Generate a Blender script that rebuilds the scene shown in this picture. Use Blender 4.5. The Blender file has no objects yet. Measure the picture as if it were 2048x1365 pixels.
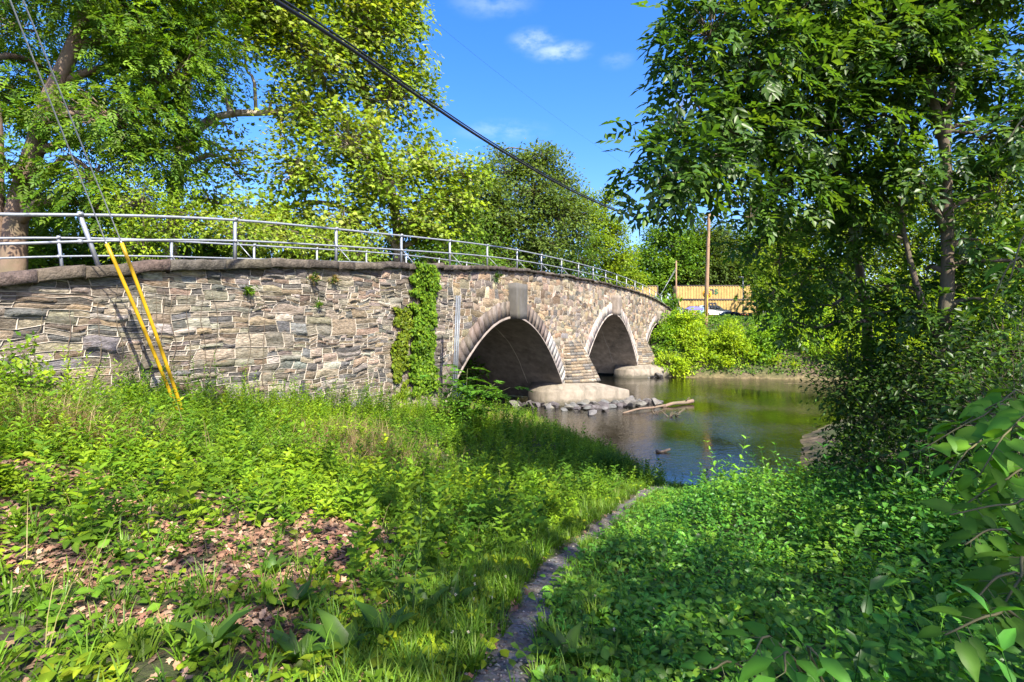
import bpy, math, random
import numpy as np
from mathutils import Vector, Matrix

SC = bpy.context.scene
COL = SC.collection
rad = math.radians
F = 1024.0            # focal length in photo pixels (photo is 2048 wide)
EYE = 4.15            # height of the eye above the river
HOR = 655.0
SUN_AZ, SUN_EL = 149.0, 47.0

def P(px, py, Y):
    return np.array([(px - 1024) / F * Y, Y, EYE + (HOR - py) / F * Y])

# ------------------------------------------------------------------ noise
def _h(ix, iy, seed):
    ix = ix.astype(np.int64) & 0xffffffff; iy = iy.astype(np.int64) & 0xffffffff
    n = (ix * 374761393 + iy * 668265263 + seed * 982451653) & 0xffffffff
    n = ((n ^ (n >> 13)) * 1274126177) & 0xffffffff
    n = n ^ (n >> 16)
    return (n & 0xffff) / 65535.0
def vn(x, y, seed=0):
    x = np.asarray(x, float); y = np.asarray(y, float)
    ix = np.floor(x); iy = np.floor(y); fx = x - ix; fy = y - iy
    fx = fx * fx * (3 - 2 * fx); fy = fy * fy * (3 - 2 * fy)
    a = _h(ix, iy, seed); b = _h(ix + 1, iy, seed); c = _h(ix, iy + 1, seed); d = _h(ix + 1, iy + 1, seed)
    return (a + (b - a) * fx + (c - a) * fy + (a - b - c + d) * fx * fy) * 2 - 1
def fbm(x, y, seed=0, o=4):
    s = 0; a = .5; f = 1
    for k in range(o):
        s = s + a * vn(np.asarray(x) * f, np.asarray(y) * f, seed + k * 17); a *= .5; f *= 2.03
    return s
def nrmz(v):
    v = np.asarray(v, float)
    return v / np.maximum(np.linalg.norm(v, axis=-1, keepdims=True), 1e-9)

# ------------------------------------------------------------------ scene objects
def tag(o, label=None, cat=None, group=None, kind=None):
    if label: o['label'] = label
    if cat: o['category'] = cat
    if group: o['group'] = group
    if kind: o['kind'] = kind
    return o
def thing(name, label, cat, loc=(0, 0, 0), group=None):
    o = bpy.data.objects.new(name, None); COL.objects.link(o)
    o.location = [float(c) for c in loc]; o.empty_display_size = .3
    return tag(o, label, cat, group)

class Geo:
    def __init__(s):
        s.v = []; s.l = []; s.t = []; s.c = []; s.m = []; s.n = 0
    def add(s, verts, loops, totals, col=(.5, .5, .5), mat=0):
        verts = np.asarray(verts, float).reshape(-1, 3)
        loops = np.asarray(loops, np.int64).ravel(); totals = np.asarray(totals, np.int64).ravel()
        if len(verts) == 0 or len(totals) == 0: return s
        s.v.append(verts); s.l.append(loops + s.n); s.t.append(totals)
        c = np.asarray(col, float)
        s.c.append(np.broadcast_to(c, (len(verts), 3)) if c.ndim == 1 else c)
        s.m.append(np.full(len(totals), mat)); s.n += len(verts)
        return s
    def faces(s, verts, faces, col=(.5, .5, .5), mat=0):
        return s.add(verts, [i for f in faces for i in f], [len(f) for f in faces], col, mat)
    def build(s, name, mats, parent=None, smooth=False):
        me = bpy.data.meshes.new(name)
        v = np.concatenate(s.v); l = np.concatenate(s.l); t = np.concatenate(s.t)
        if parent is not None:
            off = np.zeros(3); q = parent
            while q is not None: off += np.array(q.location); q = q.parent
            v = v - off
        me.vertices.add(len(v)); me.vertices.foreach_set('co', v.astype(np.float32).ravel())
        me.loops.add(len(l)); me.loops.foreach_set('vertex_index', l.astype(np.int32))
        me.polygons.add(len(t))
        me.polygons.foreach_set('loop_start', np.concatenate([[0], np.cumsum(t)[:-1]]).astype(np.int32))
        me.polygons.foreach_set('material_index', np.concatenate(s.m).astype(np.int32))
        if smooth: me.polygons.foreach_set('use_smooth', np.ones(len(t), bool))
        for m in (mats if isinstance(mats, (list, tuple)) else [mats]): me.materials.append(m)
        at = me.attributes.new('Col', 'FLOAT_COLOR', 'POINT')
        c = np.concatenate(s.c); at.data.foreach_set('color', np.concatenate([c, np.ones((len(c), 1))], 1).astype(np.float32).ravel())
        me.update(calc_edges=True); me.validate()
        o = bpy.data.objects.new(name, me); COL.objects.link(o)
        if parent is not None: o.parent = parent
        return o

def box(g, c, size, col=(.5, .5, .5), mat=0, ax=None, bev=0):
    """box at centre c; ax = 3 axes rows"""
    ax = np.eye(3) if ax is None else np.asarray(ax, float)
    h = np.asarray(size, float) / 2
    if bev <= 0:
        sg = np.array([[-1,-1,-1],[1,-1,-1],[1,1,-1],[-1,1,-1],[-1,-1,1],[1,-1,1],[1,1,1],[-1,1,1]], float)
        v = (sg * h) @ ax + c
        return g.faces(v, [(0,3,2,1),(4,5,6,7),(0,1,5,4),(1,2,6,5),(2,3,7,6),(3,0,4,7)], col, mat)
    b = min(bev, h.min() * .9); vs = []; idx = {}
    for sx in (-1, 1):
        for sy in (-1, 1):
            for sz in (-1, 1):
                for k in range(3):
                    p = np.array([sx, sy, sz]) * (h - b); p[k] = [sx, sy, sz][k] * h[k]
                    idx[(sx, sy, sz, k)] = len(vs); vs.append(p)
    fs = []
    S = [(-1, -1), (1, -1), (1, 1), (-1, 1)]
    for k in range(3):
        i, j = (k + 1) % 3, (k + 2) % 3
        for sg in (-1, 1):
            f = []
            for a, b2 in S:
                s3 = [0, 0, 0]; s3[k] = sg; s3[i] = a; s3[j] = b2
                f.append(idx[(*s3, k)])
            fs.append(tuple(f if sg > 0 else f[::-1]))
    for k in range(3):          # edges along axis k
        i, j = (k + 1) % 3, (k + 2) % 3
        for a in (-1, 1):
            for b2 in (-1, 1):
                def q(sk, ax_):
                    s3 = [0, 0, 0]; s3[k] = sk; s3[i] = a; s3[j] = b2
                    return idx[(*s3, ax_)]
                f = (q(-1, i), q(1, i), q(1, j), q(-1, j))
                fs.append(f if a * b2 < 0 else f[::-1])
    for sx in (-1, 1):
        for sy in (-1, 1):
            for sz in (-1, 1):
                f = tuple(idx[(sx, sy, sz, k)] for k in range(3))
                fs.append(f if sx * sy * sz > 0 else f[::-1])
    return g.faces(np.array(vs) @ ax + c, fs, col, mat)

def tube(g, pts, r, n=8, col=(.5, .5, .5), mat=0, cap=True, rough=0, seed=0):
    pts = np.asarray(pts, float); m = len(pts); r = np.broadcast_to(np.asarray(r, float), (m,))
    d = nrmz(np.gradient(pts, axis=0))
    ref = np.array([0, 0, 1.]) if abs(d[:, 2]).mean() < .8 else np.array([1., 0, 0])
    a = nrmz(np.cross(d, ref)); b = np.cross(d, a)
    th = np.arange(n) * 2 * math.pi / n
    rr = r[:, None] * np.ones(n)
    if rough: rr = rr * (1 + rough * vn(np.arange(m)[:, None] * .7 + seed, np.arange(n)[None] * 1.3 + 0 * rr, seed))
    v = pts[:, None] + rr[..., None] * (np.cos(th)[None, :, None] * a[:, None] + np.sin(th)[None, :, None] * b[:, None])
    i = np.arange(m - 1)[:, None] * n; j = np.arange(n)[None]; k = (j + 1) % n
    q = np.stack([i + j, i + n + j, i + n + k, i + k], -1).reshape(-1, 4)
    lo = list(q.ravel()); to = [4] * len(q)
    if cap:
        lo += list(range(n)); to.append(n)
        lo += [(m - 1) * n + t for t in range(n - 1, -1, -1)]; to.append(n)
    return g.add(v, lo, to, col, mat)

def smooth_path(ctrl, n):
    """Catmull-Rom through control rows"""
    c = np.asarray(ctrl, float); c = np.vstack([2 * c[0] - c[1], c, 2 * c[-1] - c[-2]])
    t = np.linspace(0, len(c) - 3 - 1e-6, n); i = t.astype(int); f = (t - i)[:, None]
    p0, p1, p2, p3 = c[i], c[i + 1], c[i + 2], c[i + 3]
    return .5 * (2 * p1 + (p2 - p0) * f + (2 * p0 - 5 * p1 + 4 * p2 - p3) * f * f + (3 * p1 - p0 - 3 * p2 + p3) * f ** 3)

# leaf templates: (along, across, up), faces
T4 = (np.array([[0,0,0],[.45,.5,.07],[1,0,-.06],[.45,-.5,.07]]), [(0,2,1),(0,3,2)])
T8 = (np.array([[0,0,0],[.36,0,.03],[.7,0,0],[1,0,-.13],[.3,.5,.1],[.66,.36,.06],[.3,-.5,.1],[.66,-.36,.06]]),
      [(0,1,4),(0,6,1),(1,2,5,4),(1,6,7,2),(2,3,5),(2,7,3)])
TH = (np.array([[0,0,0],[.38,0,.02],[.7,0,-.03],[1,0,-.2],[-.06,.28,.06],[.2,.5,.1],[.55,.42,.05],[.8,.17,-.06],[-.06,-.28,.06],[.2,-.5,.1],[.55,-.42,.05],[.8,-.17,-.06]]),
      [(0,1,5,4),(0,8,9,1),(1,2,6,5),(1,9,10,2),(2,3,7,6),(2,10,11,3)])
TL = (np.array([[0,0,0],[.12,.22,.03],[.2,.52,.0],[.42,.3,.03],[.55,.55,-.03],[.68,.2,.02],[1,0,-.08],[.68,-.2,.02],[.55,-.55,-.03],[.42,-.3,.03],[.2,-.52,0],[.12,-.22,.03],[.5,0,.0]]),
      [(0,12,1),(1,12,3,2),(3,12,5,4),(5,12,6),(6,12,7),(7,12,9,8),(9,12,11,10),(11,12,0)])
TG = (np.array([[0,.5,0],[0,-.5,0],[.4,.42,.03],[.4,-.42,.03],[.75,.28,.16],[.75,-.28,.16],[.98,0,.4]]),
      [(0,1,3,2),(2,3,5,4),(4,5,6)])

def leaves(g, tpl, base, d, n, ln, wd, col, mat=0):
    V, Fc = tpl; N = len(base)
    if N == 0: return
    d = nrmz(d); side = nrmz(np.cross(n, d)); up = np.cross(d, side)
    ln = np.broadcast_to(np.asarray(ln, float), (N,)); wd = np.broadcast_to(np.asarray(wd, float), (N,))
    v = base[:, None] + d[:, None] * (V[None, :, 0:1] * ln[:, None, None]) + side[:, None] * (V[None, :, 1:2] * wd[:, None, None]) + up[:, None] * (V[None, :, 2:3] * ln[:, None, None])
    fl = np.array([i for f in Fc for i in f]); ft = np.array([len(f) for f in Fc])
    lo = (np.arange(N)[:, None] * len(V) + fl).ravel(); to = np.tile(ft, N)
    rib = np.where(np.abs(V[:, 1]) < .01, 1.22, .92) if len(V) in (8, 12) else np.ones(len(V))
    c = (np.broadcast_to(col, (N, 3))[:, None] * rib[None, :, None]).reshape(-1, 3)
    g.add(v.reshape(-1, 3), lo, to, c, mat)

def palette(rng, N, cols, jit=.18):
    cols = np.asarray(cols, float)
    i = rng.integers(0, len(cols), N); w = rng.random((N, 1))
    c = cols[i] * w + cols[rng.integers(0, len(cols), N)] * (1 - w)
    return c * (1 + jit * rng.normal(size=(N, 1))).clip(.5, 1.6)

# ------------------------------------------------------------------ materials
class NT:
    def __init__(s, name):
        s.m = bpy.data.materials.new(name); s.m.use_nodes = True
        s.t = s.m.node_tree; s.t.nodes.clear()
        s.out = s.n('ShaderNodeOutputMaterial')
    def n(s, typ, ins=None, **kw):
        nd = s.t.nodes.new(typ)
        for k, v in kw.items(): setattr(nd, k, v)
        for k, v in (ins or {}).items():
            if isinstance(v, bpy.types.NodeSocket): s.t.links.new(v, nd.inputs[k])
            else: nd.inputs[k].default_value = v
        return nd
    def link(s, a, b): s.t.links.new(a, b)
    def noise(s, scale, detail=4, rough=.55, vec=None, dist=0.0):
        d = {'Scale': scale, 'Detail': detail, 'Roughness': rough, 'Distortion': dist}
        if vec is not None: d['Vector'] = vec
        return s.n('ShaderNodeTexNoise', d)
    def ramp(s, fac, stops):
        r = s.n('ShaderNodeValToRGB', {'Fac': fac}); e = r.color_ramp.elements
        while len(e) < len(stops): e.new(.5)
        for q, (p, c) in zip(e, stops):
            q.position = p; q.color = (*c, 1) if len(c) == 3 else c
        return r.outputs['Color']
    def mix(s, f, a, b, bt='MIX'):
        r = s.n('ShaderNodeMix', data_type='RGBA', blend_type=bt)
        for k, v in ((0, f), (6, a), (7, b)):
            if isinstance(v, bpy.types.NodeSocket): s.t.links.new(v, r.inputs[k])
            else: r.inputs[k].default_value = v if k == 0 else ((*v, 1) if len(v) == 3 else v)
        return r.outputs[2]
    def coord(s, scale=(1, 1, 1), rot=(0, 0, 0)):
        c = s.n('ShaderNodeNewGeometry')
        return s.n('ShaderNodeMapping', {'Vector': c.outputs['Position'], 'Scale': scale, 'Rotation': rot}).outputs[0]
    def bump(s, h, strength=.4, dist=.02):
        return s.n('ShaderNodeBump', {'Height': h, 'Strength': strength, 'Distance': dist}).outputs[0]
    def principled(s, col, rough=.8, normal=None, metal=0., spec=.3):
        d = {'Roughness': rough, 'Metallic': metal, 'Specular IOR Level': spec}
        p = s.n('ShaderNodeBsdfPrincipled', d)
        if isinstance(col, bpy.types.NodeSocket): s.link(col, p.inputs['Base Color'])
        else: p.inputs['Base Color'].default_value = (*col, 1)
        if normal is not None: s.link(normal, p.inputs['Normal'])
        s.link(p.outputs[0], s.out.inputs[0]); return p

def m_leaf(name, trans=.4, gloss=.06, rough=.45):
    q = NT(name)
    a = q.n('ShaderNodeAttribute', attribute_name='Col')
    nz = q.noise(9, 2, .5, q.coord())
    c = q.mix(1.0, a.outputs['Color'], q.ramp(nz.outputs[0], [(.3, (.78, .8, .7)), (.7, (1.2, 1.15, 1.1))]), 'MULTIPLY')
    df = q.n('ShaderNodeBsdfDiffuse', {'Color': c})
    tc = q.mix(1.0, c, (1.5, 1.35, .45), 'MULTIPLY')
    tr = q.n('ShaderNodeBsdfTranslucent', {'Color': tc})
    mx = q.n('ShaderNodeMixShader', {0: trans, 1: df.outputs[0], 2: tr.outputs[0]})
    gl = q.n('ShaderNodeBsdfGlossy', {'Color': (1, 1, 1, 1), 'Roughness': rough})
    m2 = q.n('ShaderNodeMixShader', {0: gloss, 1: mx.outputs[0], 2: gl.outputs[0]})
    q.link(m2.outputs[0], q.out.inputs[0]); return q.m
def m_attr(name, rough=.85, nscale=12, lo=.7, hi=1.25, bs=.5, bd=.02, bscale=30, stretch=(1, 1, 1), spec=.25, extra=None):
    q = NT(name); a = q.n('ShaderNodeAttribute', attribute_name='Col')
    v = q.coord(stretch)
    n1 = q.noise(nscale, 5, .6, v); n2 = q.noise(bscale, 6, .65, v)
    c = q.mix(1.0, a.outputs['Color'], q.ramp(n1.outputs[0], [(.3, (lo,) * 3), (.72, (hi,) * 3)]), 'MULTIPLY')
    if extra: c = extra(q, c)
    q.principled(c, rough, q.bump(n2.outputs[0], bs, bd), spec=spec); return q.m
def m_plain(name, col, rough=.5, metal=0., var=.25, scale=8, bs=.15, bd=.005, spec=.3):
    q = NT(name); n1 = q.noise(scale, 5, .6, q.coord())
    c = q.mix(1.0, col, q.ramp(n1.outputs[0], [(.3, (1 - var,) * 3), (.7, (1 + var * .6,) * 3)]), 'MULTIPLY')
    q.principled(c, rough, q.bump(n1.outputs[0], bs, bd), metal, spec); return q.m

M = {}
M['leaf'] = m_leaf('leaf_surface', .42, .008)
M['leaf_gloss'] = m_leaf('glossy_leaf_surface', .45, .016, .4)
M['grass'] = m_leaf('grass_blade_surface', .42, .012)
M['litter'] = m_attr('dry_leaf_surface', .9, 20, .7, 1.3, .2, .004, 60)
def stone_extra(q, c):
    v2 = q.coord((1.5, 1.5, 5))
    big = q.noise(1.1, 5, .65, q.coord((1, 1, .6)))
    c = q.mix(q.ramp(big.outputs[0], [(.52, (0, 0, 0)), (.72, (.55,) * 3)]), c, (.07, .065, .05))
    lich = q.noise(7, 6, .75, v2)
    c = q.mix(q.ramp(lich.outputs[0], [(.57, (0, 0, 0)), (.66, (.45,) * 3)]), c, (.42, .42, .36))
    rust = q.noise(2.3, 5, .7, v2)
    ck = q.noise(5.5, 7, .78, q.coord((1.2, 1.2, 6)), .6)
    c = q.mix(q.ramp(ck.outputs[0], [(.36, (.8,) * 3), (.44, (0, 0, 0))]), c, (.035, .032, .03))
    return q.mix(q.ramp(rust.outputs[0], [(.58, (0, 0, 0)), (.7, (.4,) * 3)]), c, (.26, .15, .08))
M['stone'] = m_attr('rubble_stone', .9, 6, .5, 1.5, 1.0, .06, 7, (1.6, 1.6, 5.5), extra=stone_extra)
M['mortar'] = m_plain('pointing_mortar', (.38, .34, .28), .9, var=.45, scale=5, bs=.4)
def cop_extra(q, c):
    n = q.noise(3.2, 6, .7, q.coord())
    return q.mix(q.ramp(n.outputs[0], [(.55, (0, 0, 0)), (.7, (.5,) * 3)]), c, (.17, .145, .115))
M['coping'] = m_attr('coping_stone', .92, 7, .45, 1.5, 1.0, .05, 20, extra=cop_extra)
def ring_extra(q, c):
    n = q.noise(2.2, 6, .7, q.coord((1, 1, .4)))
    return q.mix(q.ramp(n.outputs[0], [(.5, (0, 0, 0)), (.7, (.6,) * 3)]), c, (.33, .29, .26))
M['ring'] = m_attr('arch_stone', .9, 4, .6, 1.3, .6, .02, 16, extra=ring_extra)
def conc_extra(q, c):
    sp = q.n('ShaderNodeSeparateXYZ', {0: q.coord()}); wn = q.noise(3, 4, .6, q.coord())
    hz = q.n('ShaderNodeMath', {0: wn.outputs[0], 1: .35, 2: sp.outputs[2]}, operation='MULTIPLY_ADD')
    c = q.mix(q.ramp(hz.outputs[0], [(.3, (.8,) * 3), (.5, (0, 0, 0))]), c, (.05, .048, .03))
    n = q.noise(1.6, 6, .7, q.coord((1.6, 1.6, .35)))
    c = q.mix(q.ramp(n.outputs[0], [(.48, (0, 0, 0)), (.68, (.75,) * 3)]), c, (.09, .08, .06))
    n2 = q.noise(2.5, 5, .7, q.coord((1, 1, .3)))
    return q.mix(q.ramp(n2.outputs[0], [(.6, (0, 0, 0)), (.74, (.5,) * 3)]), c, (.14, .15, .06))
M['concrete'] = m_attr('stained_concrete', .9, 3, .75, 1.2, .35, .02, 20, extra=conc_extra)
def vault_extra(q, c):
    w = q.n('ShaderNodeTexWave', {'Vector': q.coord(), 'Scale': .55, 'Distortion': 5.0, 'Detail': 3.0}, bands_direction='Z')
    c = q.mix(.12, c, q.mix(1.0, c, w.outputs['Color'], 'MULTIPLY'))
    n = q.noise(.9, 6, .7, q.coord((1, 1, .5)))
    return q.mix(q.ramp(n.outputs[0], [(.5, (0, 0, 0)), (.7, (.7,) * 3)]), c, (.05, .045, .035))
M['vault'] = m_attr('vault_concrete', .85, 3, .7, 1.3, .6, .03, 7, extra=vault_extra)
M['steel'] = m_plain('galvanised_steel', (.33, .35, .37), .5, .5, .2, 9, .1, .002)
M['yellow_plastic'] = m_plain('yellow_guard_plastic', (.42, .255, .006), .45, 0, .22, 6)
M['cable'] = m_plain('black_cable', (.012, .012, .014), .5, 0, .2)
M['asphalt'] = m_plain('asphalt', (.05, .05, .05), .95, 0, .3, 30, .3)
def bark_mat(name, c1, c2, sc=6, bd=.04, st=(1, 1, .25)):
    q = NT(name); n = q.noise(sc, 6, .65, q.coord(st)); n2 = q.noise(1.5, 3, .5, q.coord())
    c = q.mix(n.outputs[0], c1, c2); c = q.mix(q.ramp(n2.outputs[0], [(.45, (0, 0, 0)), (.7, (.5,) * 3)]), c, (.09, .1, .05))
    q.principled(c, .92, q.bump(n.outputs[0], .9, bd)); return q.m
M['bark'] = bark_mat('grey_brown_bark', (.05, .038, .028), (.2, .15, .11))
M['bark_light'] = bark_mat('smooth_brown_bark', (.09, .065, .045), (.2, .155, .12), 9, .02)
def syc_bark():
    q = NT('mottled_sycamore_bark'); v = q.coord((1, 1, .5))
    n = q.noise(1.6, 4, .6, v, 1.0); n2 = q.noise(9, 5, .6, v)
    c = q.ramp(n.outputs[0], [(.36, (.13, .1, .075)), (.45, (.3, .22, .16)), (.54, (.5, .44, .36)), (.66, (.33, .27, .2))])
    c = q.mix(.3, c, q.mix(1.0, c, n2.outputs[0], 'MULTIPLY'))
    q.principled(c, .8, q.bump(n2.outputs[0], .4, .02)); return q.m
M['sycamore'] = syc_bark()
M['pole'] = bark_mat('weathered_pole_wood', (.2, .12, .065), (.36, .23, .14), 4, .01, (1, 1, .1))
M['tan_bark'] = bark_mat('tan_brown_bark', (.1, .068, .045), (.27, .19, .135), 3, .04, (1, 1, .5))
M['driftwood'] = bark_mat('driftwood', (.12, .08, .055), (.22, .155, .11), 5, .01, (.4, .4, 1))
M['rock'] = m_attr('river_rock', .85, 4, .6, 1.3, .6, .03, 8)
M['stem'] = m_attr('green_stem', .7, 10, .8, 1.2, .1, .002)

# ground
def m_ground():
    q = NT('river_bank_soil'); v = q.coord()
    a = q.n('ShaderNodeAttribute', attribute_name='Col')
    n1 = q.noise(3.5, 7, .68, v); n2 = q.noise(24, 5, .7, v); n3 = q.noise(.6, 4, .55, v)
    soil = q.ramp(n1.outputs[0], [(.3, (.035, .026, .018)), (.52, (.085, .06, .042)), (.72, (.16, .115, .08))])
    gr = q.ramp(n2.outputs[0], [(.3, (.018, .03, .007)), (.7, (.055, .085, .016))])
    c = q.mix(q.ramp(n3.outputs[0], [(.38, (0, 0, 0)), (.56, (.85,) * 3)]), soil, gr)
    bed = q.ramp(n1.outputs[0], [(.3, (.04, .032, .014)), (.5, (.12, .095, .042)), (.72, (.25, .195, .1))])
    sep = q.n('ShaderNodeSeparateColor', {0: a.outputs['Color']})
    c = q.mix(sep.outputs[0], c, bed)
    vor = q.n('ShaderNodeTexVoronoi', {'Vector': v, 'Scale': 14.0})
    c = q.mix(q.n('ShaderNodeMath', {0: sep.outputs[1], 1: .9}, operation='MULTIPLY').outputs[0], c,
              q.mix(.6, (.1, .09, .085), q.mix(1.0, vor.outputs['Color'], (.3, .28, .27), 'MULTIPLY')))
    q.principled(c, .95, q.bump(n2.outputs[0], .8, .04)); return q.m
M['ground'] = m_ground()
def m_path():
    q = NT('trodden_gravel_path'); v = q.coord()
    vor = q.n('ShaderNodeTexVoronoi', {'Vector': v, 'Scale': 42.0}); n = q.noise(5, 6, .65, v)
    hs = q.n('ShaderNodeHueSaturation', {'Saturation': .2, 'Value': .18, 'Color': vor.outputs['Color']})
    c = q.mix(q.ramp(n.outputs[0], [(.4, (.15,) * 3), (.62, (.85,) * 3)]), hs.outputs[0], (.085, .065, .045))
    b = q.mix(.5, n.outputs[0], vor.outputs['Distance'])
    q.principled(c, .95, q.bump(b, .9, .015)); return q.m
M['path'] = m_path()
def m_water():
    q = NT('river_water'); 
    v1 = q.coord((1.0, 1.0, 1), (0, 0, .5)); 
    r1 = q.noise(3.2, 3, .55, q.coord((1.0, 2.1, 1), (0, 0, .25))); r2 = q.noise(10, 2, .5, q.coord((1, 1.8, 1), (0, 0, -.3)))
    big = q.noise(.16, 2, .5, v1)
    h = q.n('ShaderNodeMath', {0: r1.outputs[0], 1: q.n('ShaderNodeMath', {0: r2.outputs[0], 1: .3}, operation='MULTIPLY').outputs[0]}, operation='ADD')
    st = q.ramp(big.outputs[0], [(.38, (.06,) * 3), (.62, (.32,) * 3)])
    bm = q.n('ShaderNodeBump', {'Height': h.outputs[0], 'Strength': st, 'Distance': .07})
    gl = q.n('ShaderNodeBsdfGlossy', {'Color': (1, 1, 1, 1), 'Roughness': .03, 'Normal': bm.outputs[0]})
    tr = q.n('ShaderNodeBsdfTransparent', {'Color': (.5, .46, .2, 1)})
    df = q.n('ShaderNodeBsdfDiffuse', {'Color': (.035, .04, .015, 1)})
    body = q.n('ShaderNodeMixShader', {0: .06, 1: tr.outputs[0], 2: df.outputs[0]})
    fr = q.n('ShaderNodeFresnel', {'IOR': 1.55, 'Normal': bm.outputs[0]})
    mx = q.n('ShaderNodeMixShader', {0: fr.outputs[0], 1: body.outputs[0], 2: gl.outputs[0]})
    q.link(mx.outputs[0], q.out.inputs[0]); return q.m
M['water'] = m_water()

# ------------------------------------------------------------------ world, sun, camera
def world():
    w = bpy.data.worlds.new('World'); SC.world = w; w.use_nodes = True
    t = w.node_tree; t.nodes.clear(); N = t.nodes.new; L = t.links.new
    out = N('ShaderNodeOutputWorld'); bg = N('ShaderNodeBackground'); bg.inputs[1].default_value = WORLD_STRENGTH
    sky = N('ShaderNodeTexSky'); sky.sky_type = 'NISHITA'; sky.sun_disc = False
    sky.sun_elevation = rad(SUN_EL); sky.sun_rotation = rad(SUN_AZ); sky.air_density = 1.0; sky.dust_density = 1.6; sky.ozone_density = 2.2
    hs = N('ShaderNodeHueSaturation'); hs.inputs['Saturation'].default_value = 1.38; hs.inputs['Value'].default_value = 1.0
    L(sky.outputs[0], hs.inputs['Color'])
    tn = N('ShaderNodeMix'); tn.data_type = 'RGBA'; tn.blend_type = 'MULTIPLY'; tn.inputs[0].default_value = 1; L(hs.outputs[0], tn.inputs[6]); tn.inputs[7].default_value = (.69, .645, .8, 1)
    tc = N('ShaderNodeTexCoord')
    no = N('ShaderNodeTexNoise'); no.inputs['Scale'].default_value = 17; no.inputs['Detail'].default_value = 7; no.inputs['Roughness'].default_value = .6
    L(tc.outputs['Generated'], no.inputs['Vector'])
    mp = N('ShaderNodeMapping'); mp.inputs['Scale'].default_value = (1, 1, 2.2); L(tc.outputs['Generated'], mp.inputs[0]); L(mp.outputs[0], no.inputs['Vector'])
    nr = N('ShaderNodeMapRange'); nr.interpolation_type = 'SMOOTHSTEP'; L(no.outputs[0], nr.inputs[0]); nr.inputs[1].default_value = .36; nr.inputs[2].default_value = .68
    prev = None
    for (px, py, wx, wz, amt) in [(1070, 82, .03, .012, .2), (1120, 104, .04, .010, .22), (985, 2, .05, .016, .1), (1000, 262, .06, .013, .1), (1235, 120, .02, .01, .06), (1360, 215, .04, .02, .12)]:
        d = nrmz(np.array([(px - 1024) / F, 1, (HOR - py) / F]))
        sb = N('ShaderNodeVectorMath'); sb.operation = 'SUBTRACT'; L(tc.outputs['Generated'], sb.inputs[0]); sb.inputs[1].default_value = d
        ml = N('ShaderNodeVectorMath'); ml.operation = 'MULTIPLY'; L(sb.outputs[0], ml.inputs[0]); ml.inputs[1].default_value = (1 / wx, .6 / wx, 1 / wz)
        ln = N('ShaderNodeVectorMath'); ln.operation = 'LENGTH'; L(ml.outputs[0], ln.inputs[0])
        mr = N('ShaderNodeMapRange'); mr.interpolation_type = 'SMOOTHSTEP'; L(ln.outputs['Value'], mr.inputs[0])
        mr.inputs[1].default_value = 0; mr.inputs[2].default_value = 1.9; mr.inputs[3].default_value = 1; mr.inputs[4].default_value = 0
        m0 = N('ShaderNodeMath'); m0.operation = 'MULTIPLY'; L(mr.outputs[0], m0.inputs[0]); L(nr.outputs[0], m0.inputs[1])
        mr = N('ShaderNodeMath'); mr.operation = 'MULTIPLY'; L(m0.outputs[0], mr.inputs[0]); mr.inputs[1].default_value = amt * 1.7
        if prev is None: prev = mr.outputs[0]
        else:
            mx = N('ShaderNodeMath'); mx.operation = 'MAXIMUM'; L(prev, mx.inputs[0]); L(mr.outputs[0], mx.inputs[1]); prev = mx.outputs[0]
    m = N('ShaderNodeMix'); m.data_type = 'RGBA'; L(prev, m.inputs[0]); L(tn.outputs[2], m.inputs[6]); m.inputs[7].default_value = (3.6, 3.9, 4.6, 1)
    L(m.outputs[2], bg.inputs[0]); L(bg.outputs[0], out.inputs[0])
WORLD_STRENGTH = .15
world()
sl = bpy.data.lights.new('sun', 'SUN'); sl.energy = 4.2; sl.angle = rad(.53); sl.color = (1, .93, .8)
so = bpy.data.objects.new('sun', sl); COL.objects.link(so)
SUNV = np.array([math.cos(rad(SUN_EL)) * math.sin(rad(SUN_AZ)), math.cos(rad(SUN_EL)) * math.cos(rad(SUN_AZ)), math.sin(rad(SUN_EL))])
so.rotation_euler = Vector(SUNV).to_track_quat('Z', 'Y').to_euler(); so.location = (20, -20, 30)
cd = bpy.data.cameras.new('camera'); co = bpy.data.objects.new('camera', cd); COL.objects.link(co)
co.location = (0, 0, EYE); co.rotation_euler = (rad(90), 0, 0)
cd.sensor_width = 36; cd.lens = 36 * F / 2048; cd.shift_y = (HOR - 682.5) / 2048; cd.clip_start = .05; cd.clip_end = 2000
SC.camera = co
SC.render.engine = 'CYCLES'
SC.view_settings.view_transform = 'Standard'; SC.view_settings.look = 'None'; SC.view_settings.exposure = 1.72; SC.view_settings.gamma = 1
SC.cycles.max_bounces = 9; SC.cycles.diffuse_bounces = 6; SC.cycles.glossy_bounces = 3; SC.cycles.transmission_bounces = 6; SC.cycles.transparent_max_bounces = 6
SC.cycles.use_denoising = True
try: SC.cycles.denoiser = 'OPENIMAGEDENOISE'
except Exception: pass

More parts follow.
